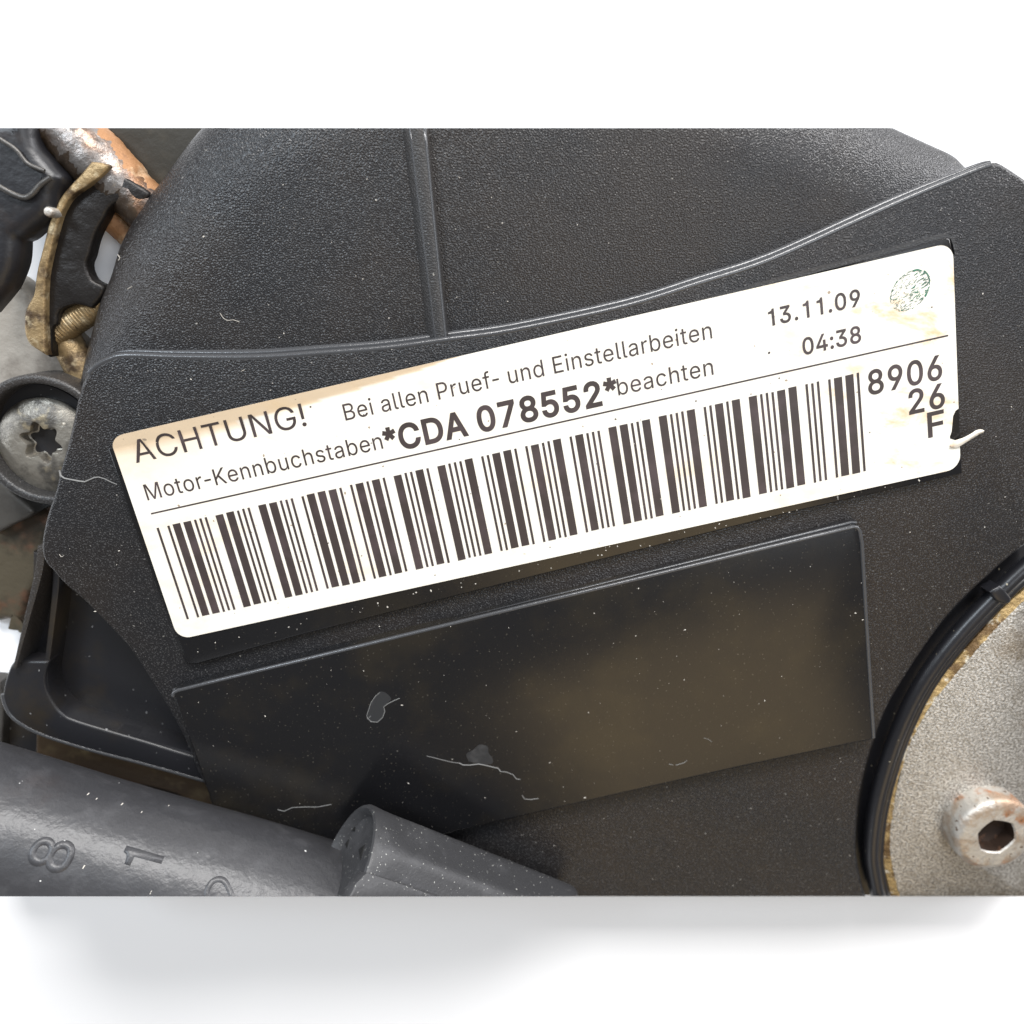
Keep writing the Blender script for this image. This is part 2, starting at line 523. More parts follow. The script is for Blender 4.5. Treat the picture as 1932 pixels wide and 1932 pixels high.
# letter outlines used by the print (units per letter: advance, closed outlines)
GLYPHS = '''{" ":[0.1878,[]],"!":[196,[[[67,160],[63,509],[132,509],[128,160]],[[98,-4],[86,-3],[75,1],[66,9],[58,18],[54,29],[52,41],[54,53],[58,64],[66,73],[75,80],[86,85],[98,86],[110,85],[121,80],[130,73],[138,64],[142,53],[143,41],[142,29],[138,18],[130,9],[121,1],[110,-3]]]],"*":[453,[[[201,223],[206,331],[114,272],[89,315],[186,365],[89,415],[114,459],[206,400],[201,509],[250,509],[246,400],[337,459],[362,415],[266,365],[362,315],[337,272],[246,331],[250,223]]]],"-":[453,[[[337,244],[337,188],[114,188],[114,244]]]],".":[188,[[[95,-4],[83,-3],[73,1],[63,9],[55,18],[51,29],[50,41],[51,53],[55,64],[63,73],[73,81],[83,85],[95,87],[107,85],[118,81],[128,73],[135,64],[140,53],[141,41],[140,29],[135,18],[128,9],[118,1],[107,-3]]]],"0":[453,[[[227,-7],[191,-3],[158,7],[130,24],[105,48],[85,77],[69,113],[57,155],[50,202],[48,254],[50,306],[57,353],[69,395],[85,431],[106,461],[130,484],[159,502],[191,512],[227,516],[262,512],[295,502],[323,484],[348,461],[368,431],[384,395],[396,353],[403,306],[405,254],[403,202],[396,155],[384,113],[368,77],[348,48],[323,24],[295,7],[263,-3]],[[227,50],[250,52],[271,60],[290,74],[306,92],[320,116],[330,144],[338,176],[342,213],[344,254],[342,295],[338,332],[330,365],[320,393],[306,416],[290,435],[271,449],[250,457],[227,460],[203,457],[182,449],[163,435],[147,416],[134,393],[123,365],[115,332],[111,295],[109,254],[111,213],[115,176],[123,144],[134,116],[147,92],[163,74],[182,60],[203,52]]]],"1":[453,[[[76,0],[76,55],[391,55],[391,0]],[[276,509],[276,0],[212,0],[212,448],[209,448],[86,358],[86,427],[198,509]]]],"2":[453,[[[64,0],[64,47],[234,229],[282,282],[294,298],[303,312],[311,327],[316,341],[319,356],[320,371],[319,389],[315,405],[308,419],[298,431],[287,441],[273,449],[258,455],[241,458],[224,460],[205,458],[188,454],[172,447],[159,438],[148,427],[139,413],[132,398],[128,381],[127,362],[66,362],[68,391],[75,418],[86,442],[102,464],[121,482],[143,496],[168,507],[196,513],[225,516],[254,513],[281,507],[306,497],[328,482],[346,465],[361,445],[372,423],[379,398],[381,372],[380,354],[377,336],[371,318],[363,299],[351,280],[336,259],[267,180],[153,60],[153,57],[389,57],[389,0]]]],"3":[453,[[[218,-7],[188,-5],[159,1],[133,10],[108,22],[88,38],[70,57],[57,79],[48,104],[44,132],[109,132],[112,115],[118,100],[126,87],[137,76],[150,66],[165,59],[182,54],[200,51],[219,50],[239,51],[258,55],[275,61],[291,69],[304,80],[315,93],[323,108],[328,125],[329,145],[328,163],[323,180],[316,196],[306,211],[292,223],[275,234],[254,241],[229,246],[201,248],[157,248],[157,299],[288,448],[288,452],[70,452],[70,509],[372,509],[372,461],[211,278],[211,289],[247,290],[279,286],[308,276],[333,262],[354,244],[371,222],[383,198],[391,173],[393,145],[390,116],[383,90],[370,66],[354,45],[333,27],[309,12],[281,2],[251,-5]]]],"4":[453,[[[40,105],[40,158],[247,509],[311,509],[109,166],[109,163],[413,163],[413,105]],[[282,0],[282,121],[282,146],[282,318],[343,318],[343,0]]]],"5":[453,[[[221,-7],[192,-5],[165,1],[140,11],[118,25],[99,41],[83,60],[71,82],[63,105],[60,130],[122,130],[125,115],[130,102],[138,89],[148,78],[160,68],[173,60],[188,54],[204,51],[221,50],[241,51],[259,56],[276,64],[291,75],[304,89],[314,104],[322,122],[326,141],[328,162],[326,183],[321,203],[314,221],[303,237],[290,251],[275,262],[257,270],[238,275],[218,277],[201,276],[184,273],[167,268],[152,262],[139,255],[128,246],[67,253],[96,509],[366,509],[366,452],[151,452],[134,301],[136,301],[148,311],[162,318],[178,325],[194,330],[212,333],[229,334],[252,332],[274,328],[294,321],[313,311],[330,299],[345,285],[358,269],[370,251],[379,231],[386,210],[390,187],[391,163],[388,132],[381,102],[369,76],[352,52],[332,32],[309,15],[282,3],[253,-4]]]],"6":[453,[[[226,-7],[196,-4],[168,3],[142,15],[119,31],[100,51],[84,74],[73,101],[66,130],[64,162],[65,187],[71,212],[80,239],[93,268],[112,302],[137,340],[252,509],[322,509],[151,261],[145,261],[151,270],[157,279],[165,288],[174,295],[184,302],[196,307],[208,311],[221,313],[235,314],[265,312],[291,305],[316,295],[337,280],[355,262],[370,240],[380,215],[387,187],[389,157],[387,127],[379,98],[368,73],[352,50],[333,30],[310,14],[284,3],[257,-4]],[[226,48],[245,50],[263,55],[279,63],[293,73],[304,86],[314,101],[322,119],[326,137],[327,157],[326,178],[322,196],[314,213],[304,228],[293,241],[279,251],[263,259],[245,264],[226,265],[207,264],[190,259],[174,252],[160,241],[148,229],[138,214],[131,197],[126,179],[125,158],[126,138],[131,119],[138,102],[148,86],[160,73],[174,63],[190,55],[207,50]]]],"7":[453,[[[97,0],[323,448],[323,452],[62,452],[62,509],[391,509],[391,449],[165,0]]]],"8":[453,[[[226,-7],[193,-5],[163,1],[136,11],[111,25],[91,42],[74,62],[62,84],[54,109],[52,135],[53,156],[58,176],[65,195],[75,212],[87,228],[101,241],[117,252],[134,260],[153,265],[153,267],[129,276],[109,289],[93,308],[80,330],[73,354],[70,380],[73,405],[79,429],[90,450],[106,469],[124,485],[146,498],[170,508],[197,514],[226,516],[255,514],[282,508],[306,498],[328,485],[346,469],[361,450],[373,429],[379,405],[382,380],[379,354],[372,330],[359,308],[343,289],[323,276],[300,267],[300,265],[319,260],[335,252],[351,241],[365,228],[377,212],[387,195],[395,176],[399,156],[401,135],[398,109],[391,84],[378,62],[362,42],[341,25],[317,11],[289,1],[259,-5]],[[226,49],[248,50],[267,54],[285,60],[300,69],[313,79],[323,91],[331,106],[335,121],[337,139],[335,157],[330,173],[322,189],[312,202],[298,213],[283,223],[265,230],[247,234],[226,235],[206,234],[187,230],[169,223],[154,213],[140,202],[130,189],[122,173],[117,157],[115,139],[117,121],[121,106],[129,91],[139,79],[152,69],[167,60],[185,54],[205,50]],[[226,290],[244,291],[260,294],[274,300],[287,308],[298,318],[307,330],[314,344],[318,359],[319,376],[318,392],[314,407],[308,420],[299,432],[288,442],[275,449],[260,455],[244,459],[226,460],[208,459],[192,455],[177,449],[164,442],[153,432],[145,420],[138,407],[134,392],[133,376],[134,359],[138,344],[145,330],[154,318],[165,308],[178,300],[193,294],[209,291]]]],"9":[453,[[[226,516],[256,513],[285,506],[310,494],[333,478],[352,458],[368,434],[380,408],[387,378],[389,347],[387,322],[382,296],[373,270],[359,240],[340,207],[315,168],[200,0],[130,0],[301,248],[307,248],[302,238],[295,229],[287,221],[278,214],[268,207],[257,202],[245,198],[232,195],[218,195],[188,197],[161,203],[137,214],[116,229],[98,247],[83,269],[72,294],[66,321],[64,352],[66,382],[73,411],[85,436],[101,459],[120,479],[143,494],[168,506],[196,513]],[[226,460],[207,459],[190,454],[174,446],[160,435],[148,423],[138,407],[131,390],[127,372],[125,352],[127,331],[131,313],[138,295],[148,280],[160,268],[174,257],[190,250],[207,245],[226,243],[245,245],[263,249],[279,257],[293,267],[305,280],[314,295],[322,312],[326,330],[327,350],[326,371],[322,390],[314,407],[305,422],[293,435],[279,446],[263,454],[245,459]]]],":":[188,[[[95,-4],[83,-3],[73,1],[63,9],[55,18],[51,29],[50,41],[51,53],[55,64],[63,73],[73,81],[83,85],[95,87],[107,85],[118,81],[128,73],[135,64],[140,53],[141,41],[140,29],[135,18],[128,9],[118,1],[107,-3]],[[95,271],[83,272],[73,277],[63,284],[55,294],[51,304],[50,316],[51,328],[55,339],[63,349],[73,356],[83,360],[95,362],[107,360],[118,356],[128,349],[135,339],[140,328],[141,316],[140,304],[135,294],[128,284],[118,277],[107,272]]]],"A":[480,[[[16,0],[201,509],[276,509],[463,0],[395,0],[287,302],[264,372],[232,478],[245,478],[213,371],[191,302],[85,0]],[[110,142],[110,199],[370,199],[370,142]]]],"B":[456,[[[60,0],[60,509],[241,509],[274,507],[304,501],[329,491],[350,477],[367,461],[381,442],[390,421],[396,398],[398,374],[397,353],[393,336],[387,320],[378,307],[368,295],[356,286],[343,278],[329,272],[315,267],[315,262],[331,260],[347,254],[363,245],[378,234],[391,220],[402,203],[411,184],[416,161],[418,136],[416,111],[410,88],[400,67],[386,48],[368,31],[344,18],[317,8],[284,2],[247,0]],[[125,57],[245,57],[281,60],[309,67],[330,80],[344,96],[353,115],[355,137],[354,153],[350,169],[342,184],[333,197],[320,209],[306,218],[289,225],[269,229],[248,231],[125,231]],[[125,285],[238,285],[256,287],[273,290],[288,296],[302,304],[314,314],[323,326],[330,340],[335,355],[336,372],[333,393],[326,412],[313,429],[294,442],[270,449],[240,452],[125,452]]]],"C":[510,[[[267,-7],[225,-3],[186,7],[150,25],[119,49],[92,79],[70,115],[53,157],[44,203],[40,254],[44,305],[53,352],[70,393],[92,429],[119,459],[150,484],[186,501],[225,512],[267,516],[293,514],[317,511],[340,504],[362,496],[383,485],[402,471],[419,456],[435,438],[448,418],[459,397],[467,373],[473,348],[408,348],[404,365],[397,380],[389,395],[380,407],[369,418],[357,428],[344,437],[330,444],[315,449],[300,453],[284,455],[267,456],[237,453],[209,445],[184,432],[161,414],[141,391],[125,364],[113,332],[106,295],[103,254],[106,213],[113,177],[125,145],[141,117],[161,94],[184,76],[210,63],[237,56],[267,53],[284,54],[300,56],[315,60],[330,65],[344,72],[357,81],[369,90],[380,102],[389,114],[397,128],[404,144],[408,160],[473,160],[467,135],[459,112],[448,91],[435,71],[420,53],[402,38],[383,24],[363,13],[341,5],[317,-2],[293,-6]]]],"D":[502,[[[219,0],[96,0],[96,57],[215,57],[254,60],[288,68],[318,81],[343,99],[363,122],[379,149],[390,181],[397,216],[399,255],[397,294],[390,329],[379,361],[364,388],[344,410],[320,428],[291,441],[258,449],[221,452],[93,452],[93,509],[225,509],[273,505],[315,495],[353,478],[385,455],[412,426],[433,391],[449,351],[458,306],[462,255],[458,205],[449,159],[433,119],[411,83],[384,54],[351,31],[312,14],[268,3]],[[125,509],[125,0],[60,0],[60,509]]]],"E":[419,[[[60,0],[60,509],[372,509],[372,452],[125,452],[125,286],[355,286],[355,229],[125,229],[125,57],[375,57],[375,0]]]],"F":[410,[[[60,0],[60,509],[369,509],[369,452],[125,452],[125,278],[346,278],[346,221],[125,221],[125,0]]]],"G":[520,[[[269,-7],[225,-3],[185,7],[149,25],[118,49],[91,79],[69,116],[53,157],[43,203],[40,254],[43,305],[53,352],[69,393],[91,429],[117,459],[149,484],[184,501],[223,512],[265,516],[291,514],[316,510],[340,504],[363,494],[384,483],[403,469],[421,453],[436,436],[449,416],[460,395],[468,373],[474,349],[408,349],[402,365],[395,379],[387,393],[378,406],[368,417],[356,427],[344,436],[330,443],[315,448],[300,453],[283,455],[265,456],[236,453],[209,445],[183,432],[160,414],[141,392],[125,364],[113,332],[106,295],[103,254],[106,213],[113,177],[125,145],[141,117],[161,95],[184,76],[210,63],[238,56],[269,53],[296,55],[322,61],[345,71],[365,85],[382,102],[396,123],[407,147],[413,173],[415,202],[434,199],[283,199],[283,256],[478,256],[478,200],[475,160],[466,124],[451,91],[431,62],[406,38],[377,19],[344,5],[308,-4]]]],"H":[517,[[[60,0],[60,509],[125,509],[125,289],[392,289],[392,509],[457,509],[457,0],[392,0],[392,232],[125,232],[125,0]]]],"K":[467,[[[104,145],[104,216],[139,261],[174,303],[212,344],[364,509],[448,509],[231,276],[228,276]],[[60,0],[60,509],[125,509],[125,334],[124,225],[125,193],[125,0]],[[372,0],[188,259],[228,309],[449,0]]]],"M":[628,[[[60,0],[60,509],[152,509],[277,187],[287,159],[299,123],[311,84],[322,49],[307,49],[318,83],[330,121],[342,158],[352,187],[476,509],[568,509],[568,0],[504,0],[504,291],[504,327],[505,369],[506,413],[507,457],[513,457],[498,409],[482,363],[467,322],[456,291],[342,0],[286,0],[170,291],[159,321],[145,361],[129,408],[112,457],[119,457],[120,416],[121,372],[122,328],[122,291],[122,0]]]],"N":[523,[[[60,0],[60,509],[136,509],[343,183],[363,151],[388,107],[414,55],[405,54],[401,108],[399,157],[399,195],[399,509],[463,509],[463,0],[387,0],[202,290],[177,331],[148,381],[108,452],[119,454],[122,384],[124,328],[125,291],[125,0]]]],"P":[445,[[[60,0],[60,509],[235,509],[272,506],[305,499],[332,487],[356,471],[375,452],[390,430],[400,404],[407,377],[409,348],[407,318],[400,291],[390,265],[375,243],[356,223],[332,207],[305,195],[272,188],[235,186],[109,186],[109,242],[233,242],[257,244],[279,248],[297,256],[312,266],[324,279],[333,294],[339,310],[343,328],[344,348],[343,367],[339,385],[333,402],[324,416],[312,428],[297,439],[279,446],[257,451],[232,452],[125,452],[125,0]]]],"T":[449,[[[32,452],[32,509],[417,509],[417,452],[257,452],[257,0],[193,0],[193,452]]]],"U":[517,[[[259,-8],[220,-6],[186,2],[154,15],[126,33],[103,55],[85,80],[71,108],[63,140],[60,173],[60,509],[124,509],[124,178],[126,155],[132,133],[141,113],[153,95],[169,80],[187,68],[208,59],[232,53],[259,52],[285,53],[309,59],[331,68],[349,80],[364,95],[377,113],[385,133],[391,155],[393,178],[393,509],[457,509],[457,173],[454,140],[446,108],[433,80],[414,55],[391,33],[363,15],[332,2],[297,-6]]]],"a":[389,[[[160,-9],[137,-7],[115,-3],[94,5],[76,15],[60,29],[48,45],[38,63],[32,84],[30,108],[32,128],[36,146],[43,161],[53,174],[64,184],[78,193],[92,200],[108,206],[125,211],[178,220],[234,227],[247,229],[257,231],[265,235],[271,240],[274,246],[276,255],[276,257],[275,272],[272,285],[267,297],[260,307],[251,315],[240,322],[227,327],[212,330],[196,331],[178,330],[163,327],[149,322],[137,316],[127,309],[118,301],[110,292],[104,283],[100,274],[41,291],[51,313],[64,331],[79,346],[95,358],[114,368],[133,375],[153,380],[173,383],[194,384],[239,379],[255,375],[271,369],[286,360],[300,350],[312,336],[322,320],[330,301],[335,278],[337,251],[337,0],[277,0],[277,52],[272,52],[252,25],[242,16],[229,8],[215,1],[199,-4],[181,-7]],[[170,45],[192,47],[211,51],[228,59],[242,68],[254,80],[263,93],[270,108],[274,122],[276,138],[276,190],[259,182],[231,176],[200,171],[175,168],[134,159],[122,153],[112,147],[103,139],[97,130],[93,118],[92,105],[93,93],[96,82],[102,72],[109,64],[119,57],[130,52],[142,48],[156,46]]]],"b":[424,[[[229,-8],[208,-7],[189,-3],[172,4],[159,12],[147,21],[138,31],[118,59],[112,59],[112,0],[53,0],[53,509],[114,509],[114,319],[118,319],[137,346],[147,355],[158,364],[171,373],[188,379],[207,383],[229,384],[259,382],[287,374],[313,361],[335,342],[354,320],[370,293],[381,261],[388,227],[390,189],[388,151],[381,116],[370,84],[355,57],[336,34],[313,16],[288,3],[260,-6]],[[220,47],[242,49],[262,55],[279,66],[294,80],[306,97],[316,117],[323,139],[327,163],[328,189],[327,215],[323,239],[316,261],[307,281],[295,298],[280,311],[262,322],[243,328],[220,330],[198,328],[178,322],[161,312],[147,299],[134,282],[125,263],[118,241],[114,216],[113,189],[114,162],[118,138],[125,115],[135,95],[147,78],[162,65],[179,55],[198,49]]]],"c":[396,[[[207,-8],[174,-5],[144,3],[117,16],[93,35],[72,58],[56,85],[44,116],[37,150],[34,187],[37,225],[44,260],[56,291],[72,318],[93,341],[117,360],[144,374],[174,382],[207,384],[226,384],[243,381],[260,377],[276,371],[291,364],[305,356],[318,346],[330,335],[340,322],[349,308],[356,293],[362,277],[303,262],[290,289],[270,311],[242,325],[207,330],[184,328],[163,321],[145,310],[130,296],[118,278],[108,258],[102,236],[98,212],[96,187],[98,163],[102,139],[108,117],[118,97],[130,80],[145,66],[163,55],[184,49],[207,46],[243,52],[271,66],[292,89],[304,117],[363,102],[357,86],[350,70],[341,56],[331,43],[319,32],[306,21],[292,12],[277,5],[261,-1],[244,-5],[226,-7]]]],"d":[424,[[[195,-8],[165,-6],[137,3],[111,16],[89,34],[70,57],[55,84],[43,116],[36,151],[34,189],[36,227],[43,261],[55,293],[70,320],[89,342],[112,361],[137,374],[165,382],[196,384],[218,383],[237,379],[253,373],[267,364],[278,355],[287,346],[306,319],[311,319],[311,509],[372,509],[372,0],[313,0],[313,59],[307,59],[287,31],[277,21],[266,12],[252,4],[236,-3],[217,-7]],[[205,47],[226,49],[246,55],[263,65],[278,78],[290,95],[299,115],[306,138],[310,162],[312,189],[310,216],[306,241],[300,263],[290,282],[278,299],[263,312],[246,322],[227,328],[205,330],[182,328],[162,322],[145,311],[130,298],[118,281],[108,261],[102,239],[98,215],[96,189],[98,163],[102,139],[109,117],[118,97],[130,80],[145,66],[162,55],[182,49]]]],"e":[404,[[[212,-8],[177,-5],[145,3],[117,16],[92,35],[72,58],[56,85],[44,116],[37,150],[34,187],[36,224],[44,258],[55,290],[71,317],[91,340],[115,359],[142,373],[172,382],[205,384],[226,383],[246,380],[266,374],[285,366],[303,355],[319,341],[334,324],[347,305],[357,282],[365,256],[370,227],[371,194],[371,169],[75,169],[75,221],[338,221],[310,202],[308,226],[304,248],[298,269],[288,286],[277,301],[263,314],[246,323],[227,328],[205,330],[183,328],[164,323],[146,313],[131,301],[119,286],[109,270],[102,251],[97,231],[96,211],[96,178],[98,151],[102,127],[110,106],[121,88],[135,73],[151,61],[169,53],[190,48],[212,46],[227,47],[241,49],[254,53],[265,58],[276,65],[285,73],[294,82],[300,93],[306,105],[365,91],[358,72],[348,55],[335,39],[320,26],[302,14],[283,4],[261,-3],[237,-7]]]],"f":[254,[[[228,379],[228,327],[6,327],[6,379]],[[81,0],[81,432],[82,452],[87,470],[96,486],[107,499],[120,510],[135,519],[152,525],[169,529],[187,530],[222,527],[243,521],[227,468],[215,472],[195,474],[178,472],[164,468],[154,460],[147,449],[143,435],[142,419],[142,0]]]],"h":[410,[[[114,227],[114,0],[53,0],[53,509],[114,509],[114,287],[102,287],[116,319],[132,344],[152,362],[175,374],[200,382],[227,384],[252,383],[275,377],[295,369],[313,356],[328,340],[341,321],[350,298],[355,271],[357,240],[357,0],[296,0],[296,235],[293,263],[286,286],[273,304],[256,318],[235,326],[210,329],[192,328],[176,324],[161,317],[147,308],[136,297],[126,283],[119,266],[115,248]]]],"i":[167,[[[53,0],[53,379],[114,379],[114,0]],[[84,443],[73,444],[63,448],[54,455],[47,463],[43,472],[41,483],[43,494],[47,504],[54,512],[63,518],[73,522],[84,524],[95,522],[105,518],[114,512],[121,504],[125,494],[126,483],[125,472],[121,463],[114,455],[105,448],[95,444]]]],"l":[189,[[[139,-2],[112,0],[91,8],[74,20],[62,37],[55,59],[53,84],[53,509],[114,509],[114,99],[114,83],[117,71],[120,62],[126,57],[135,53],[146,52],[160,53],[170,54],[181,3],[162,-1]]]],"n":[410,[[[114,227],[114,0],[53,0],[53,379],[112,379],[112,287],[102,287],[116,319],[132,344],[152,362],[175,374],[200,382],[227,384],[252,383],[275,377],[295,369],[313,356],[328,340],[341,321],[350,298],[355,271],[357,240],[357,0],[296,0],[296,235],[293,263],[286,286],[273,304],[256,318],[235,326],[210,329],[192,328],[176,324],[161,317],[147,308],[136,297],[126,283],[119,266],[115,248]]]],"o":[415,[[[207,-8],[174,-5],[144,3],[117,16],[93,35],[72,58],[56,85],[44,116],[37,150],[34,187],[37,225],[44,260],[56,291],[72,318],[93,341],[117,360],[144,374],[174,382],[207,384],[241,382],[271,374],[299,360],[323,341],[343,318],[359,291],[371,260],[379,225],[381,187],[379,150],[371,116],[359,85],[343,58],[323,35],[299,16],[271,3],[241,-5]],[[207,46],[231,49],[252,55],[270,66],[285,80],[298,97],[307,117],[314,139],[318,163],[319,187],[318,212],[314,236],[307,258],[298,278],[285,296],[270,310],[252,321],[231,328],[207,330],[184,328],[163,321],[145,310],[130,296],[118,278],[108,258],[102,236],[98,212],[96,187],[98,163],[102,139],[108,117],[118,97],[130,80],[145,66],[163,55],[184,49]]]],"r":[259,[[[53,0],[53,379],[112,379],[112,321],[115,321],[124,339],[137,354],[152,367],[171,377],[191,383],[213,385],[229,384],[243,384],[243,322],[230,324],[207,326],[190,324],[174,321],[159,315],[146,306],[135,296],[126,284],[119,269],[115,254],[114,237],[114,0]]]],"s":[365,[[[182,-8],[157,-7],[133,-3],[112,3],[93,12],[76,24],[62,38],[50,54],[41,73],[36,94],[94,107],[101,87],[111,72],[124,60],[141,52],[160,47],[181,45],[206,47],[227,53],[244,62],[258,74],[265,88],[268,103],[266,115],[262,126],[254,136],[243,144],[229,150],[212,155],[149,170],[118,180],[92,192],[72,208],[58,227],[50,249],[47,274],[49,295],[55,314],[65,332],[79,347],[95,360],[115,370],[137,378],[161,383],[187,384],[212,383],[234,379],[254,372],[271,363],[286,352],[299,339],[309,324],[318,308],[324,290],[268,277],[262,291],[254,304],[243,316],[228,325],[210,331],[187,333],[166,331],[147,326],[131,317],[119,305],[111,292],[109,277],[110,264],[115,253],[124,243],[136,235],[152,229],[172,223],[229,209],[261,200],[287,187],[306,171],[320,153],[328,131],[331,107],[329,85],[323,65],[312,47],[298,31],[281,18],[260,6],[236,-2],[210,-7]]]],"t":[227,[[[204,379],[204,327],[6,327],[6,379]],[[65,471],[126,471],[126,98],[127,83],[130,70],[136,61],[144,55],[156,51],[170,50],[185,51],[202,54],[213,2],[192,-3],[168,-4],[138,-1],[113,7],[92,21],[77,41],[68,64],[65,93]]]],"u":[410,[[[182,-5],[158,-3],[135,2],[115,11],[97,23],[82,39],[69,59],[60,82],[54,109],[53,139],[53,379],[114,379],[114,144],[116,117],[124,94],[137,75],[154,61],[175,53],[200,50],[218,51],[234,55],[249,62],[263,71],[274,83],[283,97],[290,113],[295,132],[296,153],[296,379],[357,379],[357,0],[298,0],[298,92],[307,92],[294,60],[277,35],[257,17],[234,5],[209,-3]]]]}'''

# ------------------------------------------------------------------ the white sheet
bm = bmesh.new()
s_ = 16000
vs = [bm.verts.new((x, y, ZB)) for x, y in ((-s_, -s_), (s_, -s_), (s_, s_), (-s_, s_))]
bm.faces.new(vs)
o = obj('backdrop', bm, M_SHEET, do_cut=False)
o['kind'] = 'structure'

# ------------------------------------------------------------------ the black cover
cover = thing('engine_cover', 'black grained plastic engine cover carrying the white barcode label, with glossy plate below it', 'engine cover', (0, 0, ZB))
HD, HP, HG = -44.0, -13.0, 20.0                      # dished panel, label plate, glossy plate
ZS = ZB + 0.5


def c2(pts, n=5):
    return [(p.x, p.y) for p in crom([(x, y, 0) for x, y in pts], n)]
seal_edge = [(2080, 935), (2000, 985), (1932, 1031), (1865, 1088), (1799, 1152), (1752, 1213), (1709, 1278), (1674, 1338), (1644, 1418), (1624, 1500), (1617, 1588), (1622, 1640), (1637, 1700), (1665, 1790)]
plate_out = (c2([(148, 745), (152, 727), (162, 706), (178, 690), (203, 675), (237, 667), (340, 669.5), (483, 670), (608, 662), (733, 652), (853, 635.5), (966, 619.5),
                 (1178, 574), (1316, 531), (1449, 487.5), (1624, 409), (1724, 365), (1839, 318), (1868, 308)])
             + c2([(1868, 308), (1884, 305), (1905, 316), (1932, 334), (2010, 386), (2090, 436)])
             + c2(seal_edge)
             + [(1665, 1800), (700, 1800)]
             + c2([(560, 1760), (450, 1620), (392, 1497), (372, 1457), (355, 1412), (325, 1352), (282, 1282), (237, 1217), (160, 1137), (120, 1102), (100, 1079), (85, 1062), (78, 1042), (78, 1017), (87, 974), (102, 929), (112, 887), (125, 842), (135, 799), (145, 750)]))
bm = bmesh.new()
slab(bm, plate_out, HP, ZS, bev=9, steps=5)
obj('label_plate', bm, M_GRAIN, cover)

edge_px = c2([(170, 700), (184, 686), (207, 674), (240, 666.5), (340, 669.5), (483, 670), (608, 662), (733, 652), (853, 635.5), (966, 619.5),
              (1178, 574), (1316, 531), (1449, 487.5), (1624, 409), (1724, 365), (1839, 318), (1868, 308)])
bm = bmesh.new()
tube(bm, [at(x, y + 4, HP - 5.5) for x, y in edge_px], 6.5, 14)
obj('plate_edge', bm, M_EDGE, cover, sharp=80)
bm = bmesh.new()
tube(bm, [at(x, y - 4, HD - 1) for x, y in edge_px[12:]], [2 + 6 * min(1, k / 12, (len(edge_px[12:]) - 1 - k) / 12) for k in range(len(edge_px[12:]))], 14)
obj('edge_fillet', bm, M_EDGE, cover, sharp=80)

# domed back panel with a wide rounded shoulder
dome_out = c2([(140, 760), (143, 715), (165, 621), (182, 561), (200, 519), (222, 451), (262, 381), (295, 339), (337, 281), (372, 238),
               (430, 188), (560, 112), (760, 45), (960, 30), (1200, 45), (1430, 110), (1600, 190), (1700, 238), (1770, 270), (1806, 287), (1826, 305), (1850, 335), (1872, 400), (1878, 480)], 6) + \
           c2([(1870, 560), (1800, 640), (1600, 740), (1300, 830), (853, 900), (483, 930), (237, 900), (160, 840)], 4)
def dome_h(d):
    w = 175.0
    if d >= w:
        return HD
    x = 1 - max(0.0, d) / w
    return HD - 74.0 * (1 - math.sqrt(max(0.0, 1 - x * x)))
bm = bmesh.new()
pl = outline(dome_out, -90)
PA = np.array([(p.x, p.y) for p in pl])
PB = np.roll(PA, -1, 0)
def edge_dist(q):
    ab = PB - PA
    t_ = np.clip(((q[:, None, :] - PA) * ab).sum(2) / (ab ** 2).sum(1), 0, 1)
    return np.sqrt(((q[:, None, :] - PA - t_[..., None] * ab) ** 2).sum(2)).min(1)
pts2 = [Vector((p.x, p.y)) for p in pl]
nb = len(pts2)
for d in (1.2, 4, 9):
    pts2 += [Vector((p.x, p.y)) for p in inset(pl, d)]
gx, gy = np.meshgrid(np.arange(PA[:, 0].min(), PA[:, 0].max(), 13.0), np.arange(PA[:, 1].min(), PA[:, 1].max(), 13.0))
gp = np.c_[gx.ravel(), gy.ravel()]
xa, ya, xb, yb = PA[:, 0], PA[:, 1], PB[:, 0], PB[:, 1]
ins = ((((ya > gp[:, 1:2]) != (yb > gp[:, 1:2])) & (gp[:, 0:1] < (xb - xa) * (gp[:, 1:2] - ya) / (yb - ya + 1e-12) + xa)).sum(1) % 2) == 1
gp = gp[ins]
gp = gp[edge_dist(gp) > 13]
pts2 += [Vector((x, y)) for x, y in gp]
V, _, Fc, _, _, _ = delaunay_2d_cdt(pts2, [], [list(range(nb))], 1, 1e-4)
dd = edge_dist(np.array([(p.x, p.y) for p in V]))
vs_ = [bm.verts.new((p.x, p.y, dome_h(d))) for p, d in zip(V, dd)]
for f in Fc:
    bm.faces.new([vs_[i] for i in f])
be = [e for e in bm.edges if len(e.link_faces) == 1]
ex = bmesh.ops.extrude_edge_only(bm, edges=be)
for v in [g for g in ex['geom'] if isinstance(g, bmesh.types.BMVert)]:
    v.co.z = ZS
obj('domed_panel', bm, M_GRAIN, cover, sharp=50)

# upright stiffening rib on the domed panel
bm = bmesh.new()
a0, a1 = at(770, 190, HD), at(832, 700, HD)
b0, b1 = at(800, 190, HD), at(851, 700, HD)
w0, w1 = at(752, 190, HD), at(813, 700, HD)
L = []
for t_ in [i / 12 for i in range(13)]:
    wl = w0.lerp(w1, t_); ml = a0.lerp(a1, t_); rl = b0.lerp(b1, t_)
    top = HD + 20
    L.append([Vector((wl.x, wl.y, HD - 2)), Vector((wl.x + 2, wl.y, HD + 2)), Vector((ml.x - 3, ml.y, top - 3)), Vector((ml.x + 1, ml.y, top)),
              Vector((rl.x - 7, rl.y, top + 1)), Vector((rl.x - 3, rl.y, top - 0.5)), Vector((rl.x, rl.y, top - 5)), Vector((rl.x + 4, rl.y, HD - 2))])
loft(bm, L)
obj('rib', bm, M_FINE, cover, sharp=60)
bm = bmesh.new()
